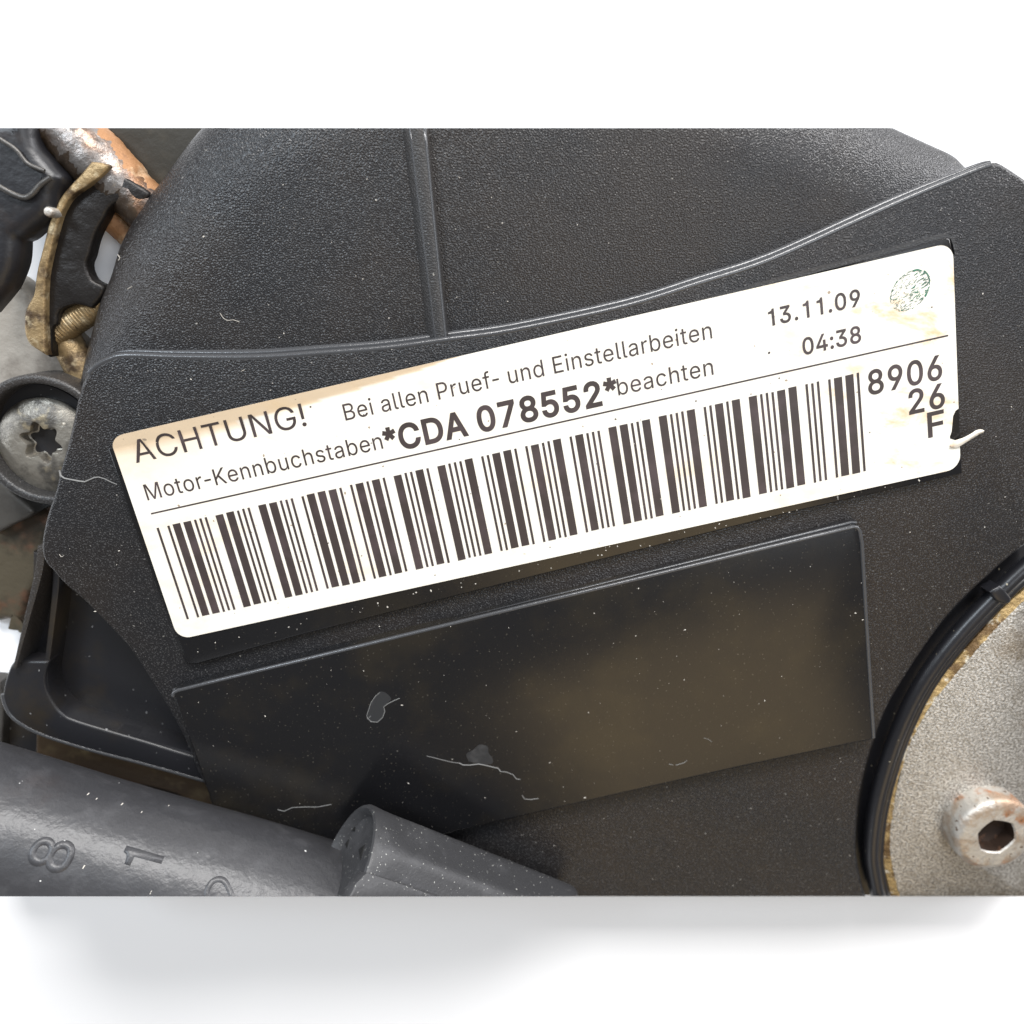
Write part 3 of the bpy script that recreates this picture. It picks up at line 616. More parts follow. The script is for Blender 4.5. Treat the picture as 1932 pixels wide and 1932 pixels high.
tube(bm, [b0.lerp(b1, k / 12) + Vector((-3.5, 0, 17)) for k in range(13)], 3.6, 12)
obj('rib_edge', bm, M_EDGE, cover, sharp=80)
bm = bmesh.new()
tube(bm, [a0.lerp(a1, k / 12) + Vector((-1, 0, 16.5)) for k in range(13)], 2.6, 12)
obj('rib_edge', bm, M_EDGE, cover, sharp=80)

# smooth pad that carries the label, a hair proud below and sunk at its upper right
bm = bmesh.new()
pad = [(203, 846), (208, 843), (800, 702), (1300, 588), (1785, 447), (1793, 450), (1797, 470), (1815, 868), (1816, 893), (1500, 965), (966, 1098),
       (560, 1200), (372, 1253), (352, 1252), (344, 1240), (345, 1228), (300, 1120), (250, 985)]
slab(bm, pad, 0.0, HP - 12, bev=3.5, steps=3)
obj('label_pad', bm, M_GLOSS, cover)
bm = bmesh.new()
ribbon(bm, [(1240, 591), (1330, 566), (1500, 520), (1640, 484), (1760, 451), (1783, 446), (1791, 449), (1795, 460), (1798, 480)],
       [4, 9, 13, 14, 14, 13, 11, 9, 4], 8.5, lambda x, y: HP)
obj('pad_lip', bm, M_FINE, cover, sharp=60)

# glossy plate below the label, standing proud of the cover
bm = bmesh.new()
gl = [(325, 1308), (329, 1302), (340, 1298), (1609, 991), (1617, 991), (1622, 998), (1629, 1100), (1638, 1230), (1649, 1391), (1646, 1396), (1400, 1447), (1150, 1503), (870, 1567), (640, 1622), (430, 1640), (393, 1499), (360, 1405)]
slab(bm, gl, HG, HP - 4, bev=5.5, steps=4)
obj('glossy_plate', bm, M_GLOSS, cover)
# its stepped upper edge
bm = bmesh.new()
st = [(327, 1311), (328, 1299), (1606, 983), (1618, 984), (1621, 1000), (1000, 1155)]
slab(bm, st, HG - 13, HP - 4, bev=4, steps=3)
obj('plate_step', bm, M_GLOSS, cover)

bm = bmesh.new()
tube(bm, [at(x, y + 2.5, HG - 4.2) for x, y in [(327, 1310), (329, 1303), (338, 1299)] + [(340 + 1269 * k / 16, 1298 - 307 * k / 16) for k in range(1, 17)] + [(1616, 992), (1621, 999), (1625, 1020), (1630, 1110), (1637, 1230), (1647, 1388)]], 4.6, 14)
obj('glossy_plate_edge', bm, M_EDGE, cover, sharp=80)
bm = bmesh.new()
tube(bm, [at(328 + 1278 * k / 16, 1301 - 316 * k / 16, HG - 15) for k in range(17)] + [at(1616, 986, HG - 15)], 3.2, 12)
obj('step_edge', bm, M_EDGE, cover, sharp=80)

# tray at the lower left: floor, walls, rim
bm = bmesh.new()
floor_o = [(62, 1040), (120, 1060), (420, 1330), (520, 1480), (440, 1452), (340, 1428), (260, 1408), (120, 1362), (70, 1330), (60, 1240)]
slab(bm, floor_o, -125, ZS, bev=4, steps=2)
obj('tray_floor', bm, M_TRAY, cover)
bm = bmesh.new()   # flat rim of the tray with its rounded outer corner
HR = -62.0
rim_out = c2([(27, 1247), (17, 1262), (6, 1300), (8, 1325), (22, 1352), (55, 1375), (100, 1394), (180, 1418), (250, 1436), (320, 1455), (372, 1470), (430, 1487)])
rim_in = c2([(470, 1455), (350, 1422), (275, 1399), (150, 1362), (118, 1347), (100, 1325), (88, 1300), (86, 1275), (92, 1250), (88, 1247)])
slab(bm, rim_out + rim_in, HR, HR - 40, bev=6, steps=4)
obj('tray_rim', bm, M_TRAY, cover)
bm = bmesh.new()
tube(bm, [at(x + 1, y - 2, HR - 4) for x, y in rim_out[12:]], 5, 12)
obj('rim_edge', bm, M_EDGE, cover, sharp=80)
bm = bmesh.new()   # inner wall
wi = c2([(108, 1060), (112, 1100), (104, 1170), (96, 1232), (90, 1275), (94, 1305), (108, 1332), (135, 1353), (200, 1374), (290, 1400), (440, 1440)])
wi2 = c2([(430, 1462), (280, 1416), (180, 1384), (118, 1358), (92, 1330), (80, 1290), (84, 1240), (92, 1170), (98, 1100), (98, 1060)])
slab(bm, wi + wi2, HR - 5, -130, bev=4, steps=2)
obj('tray_wall', bm, M_TRAY, cover)
bm = bmesh.new()   # thin outer wall beside the slot
slab(bm, c2([(70, 1030), (64, 1080), (46, 1160), (28, 1240), (22, 1262)], 3) + c2([(30, 1262), (36, 1240), (58, 1160), (80, 1080), (86, 1030)], 3), -45, -190, bev=3, steps=2)
obj('tray_wall', bm, M_FINE, cover)

# groove floor under the seal
bm = bmesh.new()
slab(bm, [(x - 6, y - 6) for x, y in c2(seal_edge)] + [(1700, 1800), (2090, 1800)], -64, ZS, bev=3, steps=2)
obj('seal_groove', bm, M_SEAL, cover)
# seal ring round the disc
seal_mid = c2([(2075, 975), (1995, 1022), (1938, 1066), (1884, 1116), (1818, 1184), (1772, 1240), (1732, 1300), (1700, 1366), (1673, 1440), (1652, 1520), (1643, 1600), (1648, 1648), (1660, 1700), (1690, 1790)], 6)
bm = bmesh.new()
tube(bm, [at(x, y, -26) for x, y in seal_mid], 17, 16)
obj('seal_ring', bm, M_SEAL, cover, sharp=60)
bm = bmesh.new()
tube(bm, [at(x + 13, y + 6, -40) for x, y in seal_mid], 13, 12)
obj('seal_lip', bm, M_SEAL, cover, sharp=60)
bm = bmesh.new()
cl = [(1868, 1117), (1888, 1105), (1896, 1112), (1909, 1128), (1908, 1137), (1896, 1141), (1880, 1134)]
slab(bm, cl, -4, -40, bev=6, steps=4)
obj('seal_clip', bm, M_SEAL, cover, sharp=60)

# ear with the bolt hole at the left edge
bm = bmesh.new()
c0 = at(80, 838, -78)
def ring_loft(bm, c, ro, ri, z0, z1, seg=64, e=4):
    lathe_pts = [(ri, z0), (ro, z0), (ro, z1 - e), (ro - e * .3, z1 - e * .3), (ro - e, z1), (ri + e, z1), (ri + e * .3, z1 - e * .3), (ri, z1 - e)]
    vs = []
    for r, z in lathe_pts:
        vs.append([bm.verts.new((c.x + r * math.cos(2 * math.pi * k / seg), c.y + r * math.sin(2 * math.pi * k / seg), z)) for k in range(seg)])
    n = len(vs)
    for i in range(n):
        a, b = vs[i], vs[(i + 1) % n]
        for k in range(seg):
            bm.faces.new((a[k], a[(k + 1) % seg], b[(k + 1) % seg], b[k]))
ring_loft(bm, at(80, 832, -66), 130, 112, -150, -66, e=6)
obj('bolt_ear', bm, M_FINE, cover, sharp=50)
bm = bmesh.new()
lathe(bm, at(80, 832, -118), [(118, ZS), (118, -119), (116, -117)], 48)
obj('ear_floor', bm, M_TRAY, cover)

# a hairline crack from the plate's left edge to the pad
bm = bmesh.new()
ribbon(bm, [(112, 887), (114, 897), (122, 902), (135, 904.5), (148, 907), (160, 908.5), (170, 904), (178, 900.5), (186, 899.5), (198, 903), (210, 909), (221, 913.5)],
       [3, 4, 3.4, 3, 3.6, 3.2, 2.6, 3, 2.2, 2, 1.8, 1.4], 1.2, lambda x, y: HP)
obj('crack', bm, M_SCUFF, cover, sharp=60)

# scuffs and dried marks on the glossy plate
def wob(p, q, n, a):
    return [(p[0] + (q[0] - p[0]) * i / n + random.uniform(-a, a), p[1] + (q[1] - p[1]) * i / n + random.uniform(-a, a)) for i in range(n + 1)]
scuffs = [
    ([(805, 1426), (815, 1428), (830, 1432), (842, 1435), (855, 1438), (866, 1439)], 1.2),
    ([(866, 1439), (874, 1443), (888, 1443), (903, 1441), (918, 1444), (930, 1447), (940, 1449), (944, 1455)], 2.8),
    ([(944, 1455), (955, 1456), (968, 1461), (974, 1469), (982, 1470)], 1.8),
    ([(985, 1500), (990, 1507), (1000, 1508), (1016, 1506)], 1.8),
    ([(524, 1527), (536, 1530), (552, 1523), (575, 1522), (600, 1522), (625, 1517)], 1.5),
    ([(700, 1350), (693, 1356), (692, 1349), (696, 1337), (700, 1325), (709, 1312), (717, 1306)], 1.4),
    ([(692, 1352), (700, 1361), (712, 1362), (722, 1353), (726, 1342), (724, 1333), (732, 1327), (744, 1321), (754, 1317)], 1.8),
    ([(1275, 1443), (1290, 1439), (1296, 1434)], 1.3), ([(1262, 1441), (1270, 1443)], 1.3),
    ([(1328, 1392), (1336, 1394), (1343, 1399)], 0.8),
]
bm = bmesh.new()
for pts, w in scuffs:
    ribbon(bm, pts, w, 0.5, lambda x, y: HG)
o = obj('scuff_marks', bm, M_SCUFF, cover, sharp=60)
o['kind'] = 'stuff'

bm = bmesh.new()
for blob in ([(693, 1356), (692, 1349), (696, 1337), (700, 1325), (709, 1312), (718, 1304), (730, 1308), (738, 1318), (731, 1326), (725, 1334), (726, 1343), (722, 1353), (712, 1361), (701, 1360)],
             [(884, 1436), (880, 1422), (893, 1414), (905, 1404), (920, 1408), (922, 1420), (930, 1432), (926, 1441), (905, 1440)]):
    q_ = c2(blob + [blob[0]], 4)[:-1]
    V, Fc, _ = tess([[tuple(at(x, y, HG).xy) for x, y in q_]])
    vs_ = [bm.verts.new((p.x, p.y, HG + 0.25)) for p in V]
    for f in Fc:
        bm.faces.new([vs_[i] for i in f])
o = obj('dried_smudge', bm, M_SMUDGE, cover)
o['kind'] = 'stuff'

# pale flecks of dust and lint lying on the cover: nobody could count them
def in_poly(x, y, pl):
    c = False
    n = len(pl)
    for i in range(n):
        x1, y1 = pl[i]; x2, y2 = pl[(i + 1) % n]
        if (y1 > y) != (y2 > y) and x < (x2 - x1) * (y - y1) / (y2 - y1) + x1:
            c = not c
    return c
def fleck(bm, x, y, h, r):
    c = at(x, y, h)
    a0 = random.uniform(0, 6.28)
    el = random.uniform(1.0, 2.2)
    n = 5
    top = bm.verts.new(c + Vector((0, 0, r * 0.7)))
    vs = []
    for k in range(n):
        a = 2 * math.pi * k / n
        rr = r * random.uniform(0.7, 1.2)
        p = Vector((rr * el * math.cos(a), rr * math.sin(a), 0))
        vs.append(bm.verts.new(c + Vector((p.x * math.cos(a0) - p.y * math.sin(a0), p.x * math.sin(a0) + p.y * math.cos(a0), 0.05))))
    for k in range(n):
        bm.faces.new((vs[k], vs[(k + 1) % n], top))
bm = bmesh.new()
cnt = 0
while cnt < 170:
    x, y = random.uniform(60, 1932), random.uniform(255, 1690)
    r = random.choice([0.45, 0.5, 0.55, 0.6, 0.7, 0.8, 1.0, 1.4])
    if in_poly(x, y, gl):
        h = HG + 0.1
    elif in_poly(x, y, [(200, 830), (1800, 450), (1825, 900), (340, 1260)]):
        continue
    elif in_poly(x, y, plate_out):
        if random.random() < 0.45:
            continue
        h = HP + 0.1
    elif in_poly(x, y, dome_out) and x > 330 and y > 320 and not (745 < x < 860):
        h = HD + 0.1
        if x > 1000 and random.random() < 0.8:
            continue
    else:
        continue
    fleck(bm, x, y, h, r)
    cnt += 1
for _ in range(60):                                     # dusty strip of the pad under the label
    t_ = random.random()
    fleck(bm, 360 + 1400 * t_, 1232 - 330 * t_ + random.uniform(-10, 8) - 6, 0.1, random.choice([0.7, 0.9, 1.2, 1.6]))
o = obj('dust', bm, M_DUST, cover)
o['kind'] = 'stuff'
bm = bmesh.new()
for pts in ([(415, 590), (422, 600), (430, 604), (440, 603), (452, 607)], [(222, 480), (226, 486), (223, 491)], [(112, 1045), (116, 1050), (121, 1047)],
            [(1576, 930), (1580, 934), (1581, 942)], [(455, 700), (462, 697)], [(1520, 760), (1530, 757)], [(240, 545), (249, 540)]):
    ribbon(bm, c2(pts, 3), 1.0, 0.8, lambda x, y: (HD if y < 650 and x > 300 else (0.3 if 900 < y < 945 and x > 1500 else HP)))
o = obj('lint', bm, M_DUST, cover)
o['kind'] = 'stuff'

# ------------------------------------------------------------------ the label
LW, LH = 800.0, 213.2
QP = [(206.6, 824), (1797.6, 456.8), (1812.5, 882.8), (336, 1206.3)]
QL = [(-LW, LH), (LW, LH), (LW, -LH), (-LW, -LH)]
def homography(src, dst):
    A, B = [], []
    for (x, y), (u, v) in zip(src, dst):
        A += [[x, y, 1, 0, 0, 0, -u * x, -u * y], [0, 0, 0, x, y, 1, -v * x, -v * y]]
        B += [u, v]
    h = np.linalg.solve(np.array(A, float), np.array(B, float))
    return h
HL2P, HP2L = homography(QL, QP), homography(QP, QL)
def hmap(h, x, y):
    d = h[6] * x + h[7] * y + 1
    return ((h[0] * x + h[1] * y + h[2]) / d, (h[3] * x + h[4] * y + h[5]) / d)
def p2l(px, py):
    return hmap(HP2L, px, py)
LZ = 2.2
crease = [(-815, 186), (-700, 184), (-560, 186), (-420, 190), (-300, 197), (-200, 205), (-120, 213.5), (900, 240)]
def crease_v(u):
    for (u0, v0), (u1, v1) in zip(crease[:-1], crease[1:]):
        if u0 <= u <= u1:
            return v0 + (v1 - v0) * (u - u0) / (u1 - u0)
    return 999
def paper_h(u, v):
    h = LZ
    d = v - crease_v(u)
    if d > 0:
        h += 0.30 * d                                   # the upper left edge lifts off the pad
    e = u + 770
    if e < 0 and v > 120:
        h += 0.0005 * e * e * (v - 120) / 90
    return h
def lpt(u, v, dz=0.0):
    px, py = hmap(HL2P, u, v)
    p = at(px, py, LZ)
    p.z = paper_h(u, v) + dz
    return p

label = thing('barcode_label', 'white paper label with ACHTUNG heading and long barcode stuck on the black cover', 'label', at(1010, 840, 0))

def row_span(v):
    """left and right end of the paper in label units at height v: rounded corners, torn notch on the right"""
    R = 27.0
    lo, hi = -LW, LW
    for s in (1, -1):
        d = s * v - (LH - R)
        if d > 0:
            k = R - math.sqrt(max(0.0, R * R - d * d))
            lo, hi = -LW + k * (1.15 if s > 0 else 1), LW - k
    # torn notch
    pts = [(-94, 0), (-97, 6), (-106, 11), (-122, 13), (-136, 15), (-146, 19), (-150, 18), (-155, 8), (-159, 2), (-163, 0)]
    for (v0, k0), (v1, k1) in zip(pts[:-1], pts[1:]):
        if v1 <= v <= v0:
            hi -= k0 + (k1 - k0) * (v - v0) / (v1 - v0)
            break
    return lo, hi
vv = sorted(set([LH - 27 * (1 - math.cos(math.pi / 2 * k / 8)) for k in range(9)] + [-LH + 27 * (1 - math.cos(math.pi / 2 * k / 8)) for k in range(9)]
                + [LH - 27 - (2 * LH - 54) * k / 24 for k in range(25)] + [-94, -97, -106, -122, -136, -146, -150, -155, -159, -163]), reverse=True)
NU = 120
bm = bmesh.new()
st_l = bm.verts.layers.float.new('stain_shade')
fx_l = bm.verts.layers.float.new('foxing')
grid = []
for v in vv:
    lo, hi = row_span(v)
    grid.append([bm.verts.new(lpt(lo + (hi - lo) * k / NU, v)) for k in range(NU + 1)])
for a, b in zip(grid[:-1], grid[1:]):
    for k in range(NU):
        bm.faces.new((a[k], a[k + 1], b[k + 1], b[k]))
rim = grid[0] + [g[-1] for g in grid[1:]] + grid[-1][::-1][1:] + [g[0] for g in grid[::-1][1:-1]]
low = [bm.verts.new(v.co - Vector((0, 0, 2.0))) for v in rim]
for k in range(len(rim)):
    j = (k + 1) % len(rim)
    bm.faces.new((rim[k], rim[j], low[j], low[k]))
rs = random.Random(3)
for i, v in enumerate(vv):
    lo, hi = row_span(v)
    for k in range(NU + 1):
        u = lo + (hi - lo) * k / NU
        d = v - crease_v(u)
        f = 0.0
        if d > 0:
            f = 0.62  # tan dirt together with the folded strip's shade, put into the colour
        elif u < -560 and v > 60:
            f = 0.42 * max(0.0, 1 + d / 90.0) * max(0.0, min(1.0, (-560 - u) / 160))
        grid[i][k][st_l] = f
        grid[i][k][fx_l] = max(0.0, min(1.0, (u - 430) / 200)) * (1.0 if v > -20 or u > 640 else 0.3) + 0.22
obj('paper', bm, M_PAPER, label, sharp=60)

# ---- print
G = json.loads(GLYPHS)
G['1'][1] = [[[262, 509], [262, 0], [198, 0], [198, 386], [84, 386], [84, 430], [150, 440], [196, 466], [214, 509]]]
G[' '] = [180, []]
def glyph_shift(ch, nadv):
    xs = [p[0] for l in G[ch][1] for p in l]
    w = max(xs) - min(xs)
    off = (nadv - w) / 2 - min(xs)
    G[ch] = [nadv, [[[p[0] + off, p[1]] for p in l] for l in G[ch][1]]]
glyph_shift('-', 300)
glyph_shift('1', 430)
# heavy five-armed star
star = []
for k in range(5):
    a = math.pi / 2 + 2 * math.pi * k / 5
    ca, sa = math.cos(a), math.sin(a)
    star.append([[150 + r * ca + t * sa, 385 + r * sa - t * ca] for r, t in ((-8, -20), (-8, 20), (122, 26), (122, -26))][::-1])
G['*'] = [300, star]

def grow(loop, d):
    """outline moved to its left by d (thickens the letter), corners limited"""
    n = len(loop)
    out = []
    for i in range(n):
        a, b, c = (Vector(loop[i - 1]), Vector(loop[i]), Vector(loop[(i + 1) % n]))
        e1, e2 = (b - a).normalized(), (c - b).normalized()
        n1, n2 = Vector((-e1.y, e1.x)), Vector((-e2.y, e2.x))
        m_ = n1 + n2
        if m_.length < 1e-3:
            m_ = n1
        m_.normalize()
        k = d / max(0.5, m_.dot(n1))
        out.append((b.x + m_.x * k, b.y + m_.y * k))
    return out

def flat_mesh(loops, weight):
    """filled faces for a set of closed outlines"""
    V, Fc, _ = tess([grow(l, weight) if weight else l for l in loops])
    return [(p.x, p.y) for p in V], Fc

def layout(text, track=0.0):
    x = 0.0
    loops = []
    for ch in text:
        adv, gl_ = G[ch]
        for l in gl_:
            loops.append([(p[0] + x, p[1]) for p in l])
        x += adv + track
    xs = [p[0] for l in loops for p in l]
    return loops, min(xs), max(xs)

def emit(bm, vf, fn):
    V = [bm.verts.new(fn(x, y)) for x, y in vf[0]]
    for f in vf[1]:
        try:
            bm.faces.new([V[i] for i in f])
        except ValueError:
            pass

def print_line(name, text, p0, p1, cap_px, weight, track=0.0, mat=None):
    """text whose ink starts at picture point p0 and ends at p1 (both on the baseline)"""
    loops, x0, x1 = layout(text, track)
    u0, u1 = Vector(p2l(*p0)), Vector(p2l(*p1))
    up = Vector(p2l(p0[0] - 0.22 * cap_px, p0[1] - cap_px)) - u0
    cap = up.y
    sx, sy = (u1 - u0).length / (x1 - x0), cap / 509.0
    d = (u1 - u0).normalized()
    nrm = Vector((-d.y, d.x))
    vf = flat_mesh([[(p[0], p[1]) for p in l] for l in loops], weight)
    def fn(x, y):
        q = u0 + d * ((x - x0) * sx) + nrm * (y * sy)
        return lpt(q.x, q.y, 0.45)
    bm = bmesh.new()
    emit(bm, vf, fn)
    return obj(name, bm, mat or M_INK, label, do_cut=False)

print_line('heading_text', 'ACHTUNG!', (257.5, 873), (579.5, 802.5), 42.5, 0, 10)
print_line('printed_line', 'Bei allen Pruef- und Einstellarbeiten', (652.5, 793), (1344, 637.5), 30.5, 1, 22)
print_line('printed_line', 'Motor-Kennbuchstaben', (279, 943.5), (723.5, 845.5), 30, 1, 22)
print_line('serial_number', '*CDA 078552*', (731, 853.5), (1166, 756.5), 44, 23, 22)
print_line('printed_line', 'beachten', (1167, 745.5), (1346.5, 706), 30.5, 1, 22)
print_line('printed_date', '13.11.09', (1452, 614.5), (1623, 575.5), 29.5, 15, 40)
print_line('printed_time', '04:38', (1516, 669), (1624.5, 644.5), 29.5, 15, 20)
print_line('printed_number', '8906', (1640, 744.5), (1777, 713.5), 42.5, 15, 22)
print_line('printed_number', '26', (1716.5, 781), (1782, 766.5), 42.5, 15, 22)
print_line('printed_letter', 'F', (1752.5, 824.5), (1781, 818), 43.5, 15)

def bar(bm, u0, u1, v0, v1, n=1, jag=0.0):
    for k in range(n):
        a, b = k / n, (k + 1) / n
        q = [(u0 + (u1 - u0) * a, v0[0] + (v0[1] - v0[0]) * a), (u0 + (u1 - u0) * b, v0[0] + (v0[1] - v0[0]) * b),
             (u0 + (u1 - u0) * b, v1[0] + (v1[1] - v1[0]) * b), (u0 + (u1 - u0) * a, v1[0] + (v1[1] - v1[0]) * a)]
        bm.faces.new([bm.verts.new(lpt(x, y, 0.45)) for x, y in q])
# ruled line under the text
bm = bmesh.new()
ua, ub = p2l(285, 968.7), p2l(1789, 632.3)
bar(bm, ua[0], ub[0], (ua[1] - 1.5, ub[1] - 1.5), (ua[1] + 1.5, ub[1] + 1.5), 40)
obj('ruled_line', bm, M_INK, label, do_cut=False)
# bars of the code, narrow and wide
def c39(ch):
    spec = {'0': ('00110', 1), '1': ('10001', 1), '2': ('01001', 1), '5': ('10100', 1), '6': ('01100', 1), '7': ('00011', 1), '8': ('10010', 1), '9': ('01010', 1), 'F': ('01100', 2), '*': ('00110', 0)}[ch]
    return spec
seq = []
for ch in '*0078552890626F*':
    bars, gap = c39(ch)
    for i in range(5):
        seq.append((True, 3 if bars[i] == '1' else 1))
        if i < 4:
            seq.append((False, 3 if i == gap else 1))
    seq.append((False, 1))
seq.pop()
tot = sum(w for _, w in seq)
tl, tr = p2l(296, 996), p2l(1617.5, 703)
bl, br = p2l(353, 1168.5), p2l(1631.5, 889)
uL, uR = (tl[0] + bl[0]) / 2, (tr[0] + br[0]) / 2
mod = (uR - uL) / (tot - 0.7)
bm = bmesh.new()
x = uL - 0.15 * mod
for isbar, w in seq:
    if isbar:
        a, b = x + 0.07 * mod, x + (w - 0.07) * mod
        f0, f1 = (a - uL) / (uR - uL), (b - uL) / (uR - uL)
        vt = lambda f: tl[1] + (tr[1] - tl[1]) * f
        vb = lambda f: bl[1] + (br[1] - bl[1]) * f
        j0, j1 = random.uniform(-0.8, 0.8), random.uniform(-0.8, 0.8)
        bar(bm, a, b, (vb(f0) + j0, vb(f1) + j0), (vt(f0) + j1, vt(f1) + j1))
    x += w * mod
o = obj('barcode', bm, M_INK, label, do_cut=False)
# round green inspection stamp: short broken strokes inside a tilted oval
rs = random.Random(11)
bm = bmesh.new()
bg_ = bmesh.new()
c_ = (1717, 547)
ax = (math.cos(math.radians(-48)), math.sin(math.radians(-48)))
for k in range(330):
    r, a = math.sqrt(rs.random()), rs.uniform(0, 6.283)
    if rs.random() < 0.4:
        r = rs.uniform(0.93, 1.0)
    lx, ly = 46 * r * math.cos(a), 30 * r * math.sin(a)
    px, py = c_[0] + lx * ax[0] - ly * ax[1], c_[1] + lx * ax[1] + ly * ax[0]
    if px < 1690 and py > 572 and rs.random() < 0.7:
        continue
    green = (px - c_[0]) > 5 and rs.random() < 0.75 and py < 560
    ln, w = rs.uniform(1.5, 6.5) * (1.8 if green else 1), rs.uniform(0.6, 1.3) * (1.5 if green else 1)
    t_ = math.radians(rs.uniform(-55, -10))
    dx, dy = math.cos(t_), math.sin(t_)
    if r > 0.93:
        dx, dy = -math.sin(a), math.cos(a)
        dx, dy = dx * ax[0] - dy * ax[1], dx * ax[1] + dy * ax[0]
        ln *= 0.8
    q = [(px - dx * ln / 2 + dy * w / 2, py - dy * ln / 2 - dx * w / 2), (px + dx * ln / 2 + dy * w / 3, py + dy * ln / 2 - dx * w / 3),
         (px + dx * ln / 2 - dy * w / 2, py + dy * ln / 2 + dx * w / 2), (px - dx * ln / 2 - dy * w / 3, py - dy * ln / 2 + dx * w / 3)]
    B = bg_ if green or rs.random() < 0.3 else bm
    B.faces.new([B.verts.new(lpt(*p2l(*p), 0.45 + 0.002 * k)) for p in q])
obj('stamp_mark', bm, simple('faded_stamp_ink', (0.10, 0.15, 0.12), 0.5), label, do_cut=False)
obj('stamp_mark', bg_, M_GREEN, label, do_cut=False)
# stray ink specks
bm = bmesh.new()
for _ in range(45):
    u, v, r = rs.uniform(-780, 780), rs.uniform(-205, 205), rs.choice([0.6, 0.7, 0.8, 1.0, 1.4])
    bm.faces.new([bm.verts.new(lpt(u + r * math.cos(k * 1.257), v + r * math.sin(k * 1.257), 0.5)) for k in range(5)])
for px, py, r in ((586, 767, 1.9), (1451, 665, 2.4), (1161, 790, 1.6), (1470, 713, 1.6), (1758, 579, 1.5), (1313, 756, 1.6)):
    u, v = p2l(px, py)
    bm.faces.new([bm.verts.new(lpt(u + r * math.cos(k * 1.047), v + r * math.sin(k * 1.047), 0.55)) for k in range(6)])
o = obj('ink_specks', bm, M_INK, label, do_cut=False)
o['kind'] = 'stuff'
# strip of torn paper sticking out at the lower right
bm = bmesh.new()
mid = c2([(1794, 842), (1803, 838), (1812, 834), (1824, 828), (1836, 821), (1846, 815), (1857, 812.5)], 4)
wid = [6, 9, 11, 12, 13, 13, 13, 12.5, 12, 11, 10, 9.6, 9.2, 9, 8.6, 8.6, 8.6, 8.8, 9, 9, 8.5, 8, 7, 5.5, 2]
rows = []
n = len(mid)
for i, (px, py) in enumerate(mid):
    a, b = mid[max(i - 1, 0)], mid[min(i + 1, n - 1)]
    t_ = Vector((b[0] - a[0], b[1] - a[1])).normalized()
    w = wid[min(i, len(wid) - 1)] * 0.5
    lift = 3.2 + 15 * (i / n) ** 1.2
    top = []
    for s in (-1, -0.35, 0.35, 1):
        p = at(px - t_.y * w * s, py + t_.x * w * s, lift + (2.5 if abs(s) < 0.5 else 0))
        top.append(p)
    rows.append(top + [p - Vector((0, 0, 1.6)) for p in top[::-1]])
loft(bm, rows)
obj('torn_strip', bm, M_PAPERTEAR, label, sharp=60)

# ------------------------------------------------------------------ right: metal disc and its bolt
disc = thing('metal_disc', 'rough silvery metal disc with corroded rim set in the black seal, lower right', 'metal disc', at(1900, 1560, ZB))
inner = c2([(2060, 1010), (1990, 1064), (1932, 1112), (1899, 1141), (1852, 1190), (1811, 1238), (1754, 1305), (1706, 1386), (1684, 1453), (1669, 1525), (1663, 1588), (1669, 1638), (1683, 1692), (1712, 1780)])
far = [(2100, 1790), (2100, 1010)]
HDI = -30.0
bm = bmesh.new()
pl = outline(inner + far, HDI - 8)
r0 = [Vector((p.x, p.y, ZS)) for p in pl]
rr_ = random.Random(5)
r1 = [Vector((p.x + rr_.uniform(-1, 1), p.y + rr_.uniform(-1, 1), HDI - 8)) for p in pl]
r2 = [Vector((p.x + rr_.uniform(-4, 4), p.y + rr_.uniform(-4, 4), HDI - 2)) for p in inset(pl, 18)]
loft(bm, [r0, r1, r2], True, False)
bm.faces.ensure_lookup_table()
obj('corroded_rim', bm, M_RIMDIRT, disc, sharp=60)
bm = bmesh.new()
pl2 = inset(pl, 17)
loft(bm, [[Vector((p.x, p.y, ZS + 5)) for p in pl2], [Vector((p.x, p.y, HDI - 2.5)) for p in pl2], [Vector((p.x, p.y, HDI)) for p in inset(pl2, 7)]])
obj('disc_face', bm, M_DISC, disc, sharp=60)

def hexlobe(n, depth):
    return lambda a, r: r * (1 - depth * (0.5 - 0.5 * math.cos(n * a)))
bolt = thing('hex_socket_bolt', 'zinc hex socket bolt with orange rust spots screwed into the silvery disc', 'bolt', at(1868, 1548, HDI))
cb = at(1851, 1547, HDI)
def bolt_head(bm, c, r, z0, z1, socket_r, socket_depth, shape, cham=10, seg=96):
    """round head with a chamfer and a shaped socket sunk in its face"""
    rings = []
    for rr, z in ((r, z0), (r, z1 - cham * 1.1), (r - cham * 0.12, z1 - cham * 0.62), (r - cham * 0.4, z1 - cham * 0.28), (r - cham * 0.8, z1 - cham * 0.08), (r - cham * 1.2, z1)):
        rings.append([Vector((c.x + rr * math.cos(2 * math.pi * k / seg), c.y + rr * math.sin(2 * math.pi * k / seg), z)) for k in range(seg)])
    def sock(s, z):
        ring = []
        for k in range(seg):
            a = 2 * math.pi * k / seg
            rr = shape(a, socket_r) * s
            ring.append(Vector((c.x + rr * math.cos(a), c.y + rr * math.sin(a), z)))
        return ring
    rings += [sock(1.07, z1), sock(1.0, z1 - 3)]
    loft(bm, rings, True, False)
    bs = bmesh.new()
    loft(bs, [sock(1.0, z1 - 3), sock(0.97, z1 - socket_depth), sock(0.35, z1 - socket_depth - 9)], False, True)
    return bs
def hexa(a, r, rot=0.2):
    b = (a + rot) % (math.pi / 3) - math.pi / 6
    return r * math.cos(math.pi / 6) / math.cos(b)
def hexr(a, r):
    return 0.55 * hexa(a, r) + 0.45 * r * 0.93 + 1.2 * math.sin(3 * a + 1) * 0.5
bm = bmesh.new()
bs = bolt_head(bm, cb, 92, HDI - 3, HDI + 57, 45, 36, hexr, cham=15)
obj('bolt_head', bm, M_ZINC, bolt, sharp=35)
